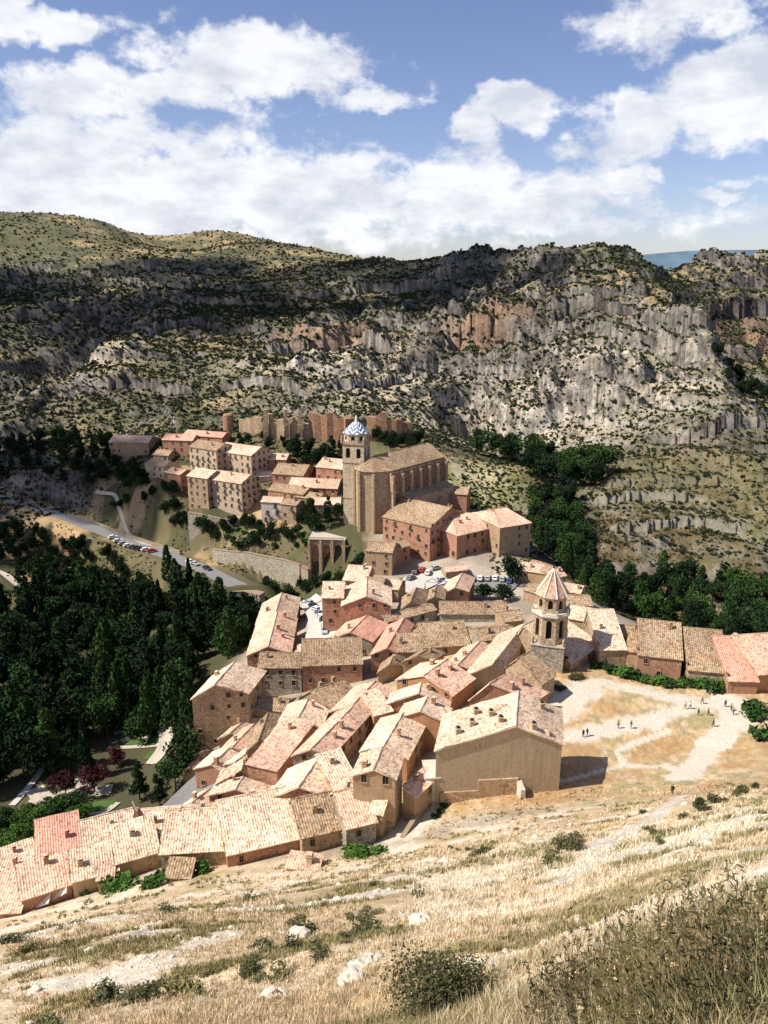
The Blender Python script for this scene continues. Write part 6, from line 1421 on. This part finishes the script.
# feathery pale grass on the right shoulder
R = np.random.RandomState(77); n = 2600; th = R.uniform(.05, .5, n); r = np.exp(R.uniform(math.log(7), math.log(60), n)); fx, fy = r*np.sin(th), r*np.cos(th); k_ = fbm(fx/8, fy/8, 3, 600) > -.1
v, f = blades(fx[k_], fy[k_], r[k_], 22, .12, .32, .0005, 33, spread=.45, lean=1.0); bladesmat('feather', (.68,.57,.41), (.80,.71,.56), (.76,.66,.50)); tag(link('feather_grass', mesh_np('feather_grass', v, f, [MAT['feather']])), 'pale feathery grass on the right shoulder of the slope', 'grass', kind='stuff')
# stones
MAT['limestone'] = simple('limestone', (.62, .56, .46), .95, .18, 3, 'Object', .6)
RK = []
for s in range(6):
    bm = bmesh.new(); bmesh.ops.create_icosphere(bm, subdivisions=3, radius=1)
    for v_ in bm.verts:
        c = v_.co; n_ = fbm(np.array([c.x*1.3+s*9]), np.array([c.y*1.3+c.z*1.7]), 3, 700+s)[0]; k = 1+n_*.55; c = Vector((round(c.x*k*2.2)/2.2*.35+c.x*k*.65, round(c.y*k*2)/2*.35+c.y*k*.65, (round(c.z*k*2)/2*.4+c.z*k*.6)*.62)); v_.co = c
    me = bpy.data.meshes.new('rock'); bm.to_mesh(me); bm.free(); me.materials.append(MAT['limestone']); RK.append(me)
sx_, sy_, sr_ = field(900, 41, 5, 105); cnt = 0
for x, y, r in zip(sx_, sy_, sr_):
    st_ = fbm(np.array([x/6+y/9]), np.array([y/3.0]), 5, 151)[0]
    if st_ < .10 and rnd.random() > .12: continue
    if (r > 98 and x < 5) or cnt >= 260: continue
    s = rnd.uniform(.035, .11)*(r/14)**.6*(1.8 if rnd.random() < .1 else 1); s = min(s, .6)
    t = math.atan2(x, y); where = ('at the lower left' if t < -.2 else 'in the lower middle' if t < .1 else 'at the right')+(' close to the camera' if r < 14 else ' half way down the dry slope' if r < 45 else ' near the foot of the dry slope'); big = 'large pale' if s > .3 else 'small pale'
    o = link('rock', rnd.choice(RK)); o.location = (x, y, hz(x, y)+s*.12); o.scale = (s*rnd.uniform(.8, 1.3), s*rnd.uniform(.8, 1.3), s); o.rotation_euler = (rnd.uniform(-.3, .3), rnd.uniform(-.3, .3), rnd.uniform(0, 6)); tag(o, big+' limestone rock '+where, 'rock', 'limestone rocks on the dry slope, '+where); cnt += 1
for (px, py, s, lab) in [(365,962,.42,'big flat pale rock in the lower middle, beside the brown tufts'),(352,984,.34,'pale angular rock below the big flat one'),(272,998,.30,'pale rock at the bottom, left of the middle'),(300,945,.5,'wide pale rock at the start of the stony band'),(180,880,.4,'pale rock on the slope under the wide dark wall'),(120,1003,.25,'pale rock near the bottom left corner'),(420,930,.5,'pale rock in the middle of the stony band')]:
    g = ground(px, py); o = link('rock', rnd.choice(RK)); o.location = (g.x, g.y, hz(g.x, g.y)+s*.15); o.scale = (s, s*.8, s*.9); o.rotation_euler = (0, .1, rnd.uniform(0, 6)); tag(o, lab, 'rock')
gx, gy, gr = field(9000, 43, 4, 110); st_ = fbm(gx/6+gy/9, gy/3.0, 5, 151) > .12; gx, gy, gr = gx[st_], gy[st_], gr[st_]; gz = H(gx, gy); P = np.stack([gx, gy, gz+.02], 1)
oc = np.array([(1,0,0),(0,1,0),(-1,0,0),(0,-1,0),(0,0,.8),(0,0,-.5)], float); sc_ = (NR.uniform(.5, 1.4, (len(P), 6, 1))*np.clip(gr*.0022, .02, .14)[:, None, None]); V = (P[:, None]+oc[None]*sc_).reshape(-1, 3); t6 = np.array([(0,1,4),(1,2,4),(2,3,4),(3,0,4),(1,0,5),(2,1,5),(3,2,5),(0,3,5)]); Fc = (np.arange(len(P))[:, None, None]*6+t6[None]).reshape(-1, 3)
tag(link('pebbles', mesh_np('pebbles', V, Fc, [MAT['limestone']])), 'pale limestone rubble scattered over the dry slope', 'rubble', kind='stuff')
# cushions of thorny scrub on the slope
cx, cy, cr = field(420, 51, 9, 100); cnt = 0
for x, y, r in zip(cx, cy, cr):
    if (math.atan2(x, y) > .02 and r < 34) or r < 17 or rnd.random() < .3: continue
    if fbm(np.array([x/12]), np.array([y/7]), 3, 640)[0] < -.02 or (r > 95 and x < 5) or not nopath(np.array([x]), np.array([y]))[0] or cnt >= 120: continue
    t = math.atan2(x, y); where = ('lower left' if t < -.2 else 'middle' if t < .1 else 'right')+(' of the nearest part' if r < 22 else ' of the central part' if r < 50 else ' of the farthest part')
    plant(PSO, Vector((x, y, hz(x, y)-.08)), rnd.uniform(.35, .8)*(1 if r < 25 else 1.3), rnd.uniform(1.2, 1.9), 'cushion_shrub', 'low olive cushion shrub on the '+where+' of the dry slope', 'shrub', 'cushion shrubs on the '+where+' of the dry slope', bs); cnt += 1
g = ground(455, 1003); plant([proto_bush(61, 'leaf_olive', 7500, .02)], Vector((g.x, g.y, hz(g.x, g.y)-.1)), 1.35, 1.4, 'grey_shrub', 'rounded grey green shrub at the bottom centre', 'shrub', None, bs)
for (px, py, h, lab) in [(700,815,1.8,'left green shrub on the shoulder below the lower track'),(718,806,2.0,'middle green shrub on the shoulder below the lower track'),(738,797,2.0,'right green shrub on the shoulder below the lower track'),(755,790,1.6,'outermost green shrub on the shoulder at the right edge')]:
    g = ground(px, py); plant([proto_bush(62, 'leaf_olive', 1400, .07)], Vector((g.x, g.y, hz(g.x, g.y)-.15)), h, 1.3, 'bush', lab, 'bush', None, bs)
# near shrubs with upright stems, seed heads and blades
def stem_shrub(px, py, label, seed, hs=1.0, n=230):
    g = ground(px, py); R = random.Random(seed); p0 = Vector((g.x, g.y, hz(g.x, g.y)-.05)); root = empty('wild_shrub', p0, 0); tag(root, label, 'shrub')
    RN = np.random.RandomState(seed); st = MB(); LP = []; FP = []
    for i in range(n):
        a = R.uniform(0, 6.28); rr = R.random()**.6*.38*hs; x, y = rr*math.cos(a), rr*math.sin(a); h = R.uniform(.3, .62)*hs*(1-.35*rr); ln = R.uniform(.1, .42)
        zz = hz(p0.x+x, p0.y+y)-p0.z if i % 4 == 0 else 0.9*(-x*0.0) ; p = Vector((x, y, min(.3, max(-.4, zz if i % 4 == 0 else lz)) if i else 0)); lz = p.z
        q = p+Vector((math.cos(a)*ln*h*.4, math.sin(a)*ln*h*.4, h*.55)); e = q+Vector((math.cos(a+R.uniform(-.6, .6))*ln*h*.7, math.sin(a)*ln*h*.7, h*.45)); w = R.uniform(.0016, .0032)
        for (s0, s1, w0, w1) in ((p, q, w, w*.8), (q, e, w*.8, w*.3)): st.tube(s0, s1, w0, w1, 3, cap=False)
        for k in range(6): t = R.uniform(.12, 1); c = p.lerp(q, t*1.8) if t < .55 else q.lerp(e, (t-.55)/.45); LP.append(c+Vector((R.uniform(-.022, .022),)*1+(R.uniform(-.022, .022), R.uniform(-.01, .01))))
        if R.random() < .09:
            for k in range(8): FP.append(e+Vector((R.uniform(-.012, .012), R.uniform(-.012, .012), R.uniform(-.012, .012))))
    st.build('stem', MAT['dry_stem'], root)
    v, f = cards(np.array([tuple(c) for c in LP]), .014, seed, up=0, aspect=4.5); link('foliage', mesh_np('foliage', v, f, [MAT['leaf_dim']]), root)
    v, f = cards(np.array([tuple(c) for c in FP]), .013, seed+1); tag(link('seed_head', mesh_np('seed_head', v, f, [MAT['seed']]), root), kind='stuff')
    a_ = RN.uniform(0, 6.28, 60); q_ = RN.rand(60)**.5*.5*hs; gxx, gyy = p0.x+q_*np.cos(a_), p0.y+q_*np.sin(a_); v, f = blades(gxx, gyy, np.hypot(gxx, gyy), 9, .25, .6, .0005, seed+2, spread=.08, lean=.8); v = v-np.array([tuple(p0)]); tag(link('grass_blade', mesh_np('grass_blade', v, f, [MAT['green_blade' if seed % 3 else 'straw']]), root), kind='stuff')
MAT['dry_stem'] = simple('dry_stem', (.22, .16, .08), .9, .5, 9); MAT['seed'] = simple('seed', (.55, .42, .26), .9, .25, 30); leafmat('leaf_dim', (.035, .036, .016), (.11, .105, .045))
# long straw around the thicket
R = np.random.RandomState(78); n = 2400; th = R.uniform(.08, .5, n); r = np.exp(R.uniform(math.log(2.8), math.log(12), n)); fx, fy = r*np.sin(th), r*np.cos(th)
v, f = blades(fx, fy, r, 8, .15, .42, .0006, 35, spread=.12, lean=.7); tag(link('long_straw', mesh_np('long_straw', v, f, [MAT['straw']])), 'long straw standing among the near shrubs at the bottom right', 'grass', kind='stuff')
WS = [(566,1010,'leftmost of the dark wiry shrubs at the bottom right'),(610,985,'dark wiry shrub standing at the upper left of the near thicket'),(640,1015,'dark wiry shrub low in the left half of the near thicket'),(655,965,'wiry shrub with brown seed heads against the pale grass'),(690,1000,'dark shrub in the middle of the near thicket'),(700,945,'tall brown stemmed shrub at the top of the near thicket'),(735,975,'wiry green shrub right of the middle of the near thicket'),(765,1000,'shrub at the right edge just above the bottom corner'),(720,1022,'shrub at the very bottom of the near thicket'),(600,1023,'shrub at the bottom edge left of the near thicket'),(770,950,'shrub cut by the right edge of the photo'),(660,1035,'bottom edge shrub with bright blades')]
for i, (px, py, lab) in enumerate(WS): stem_shrub(px, py+12, lab, 900+i, rnd.uniform(.72, .95))
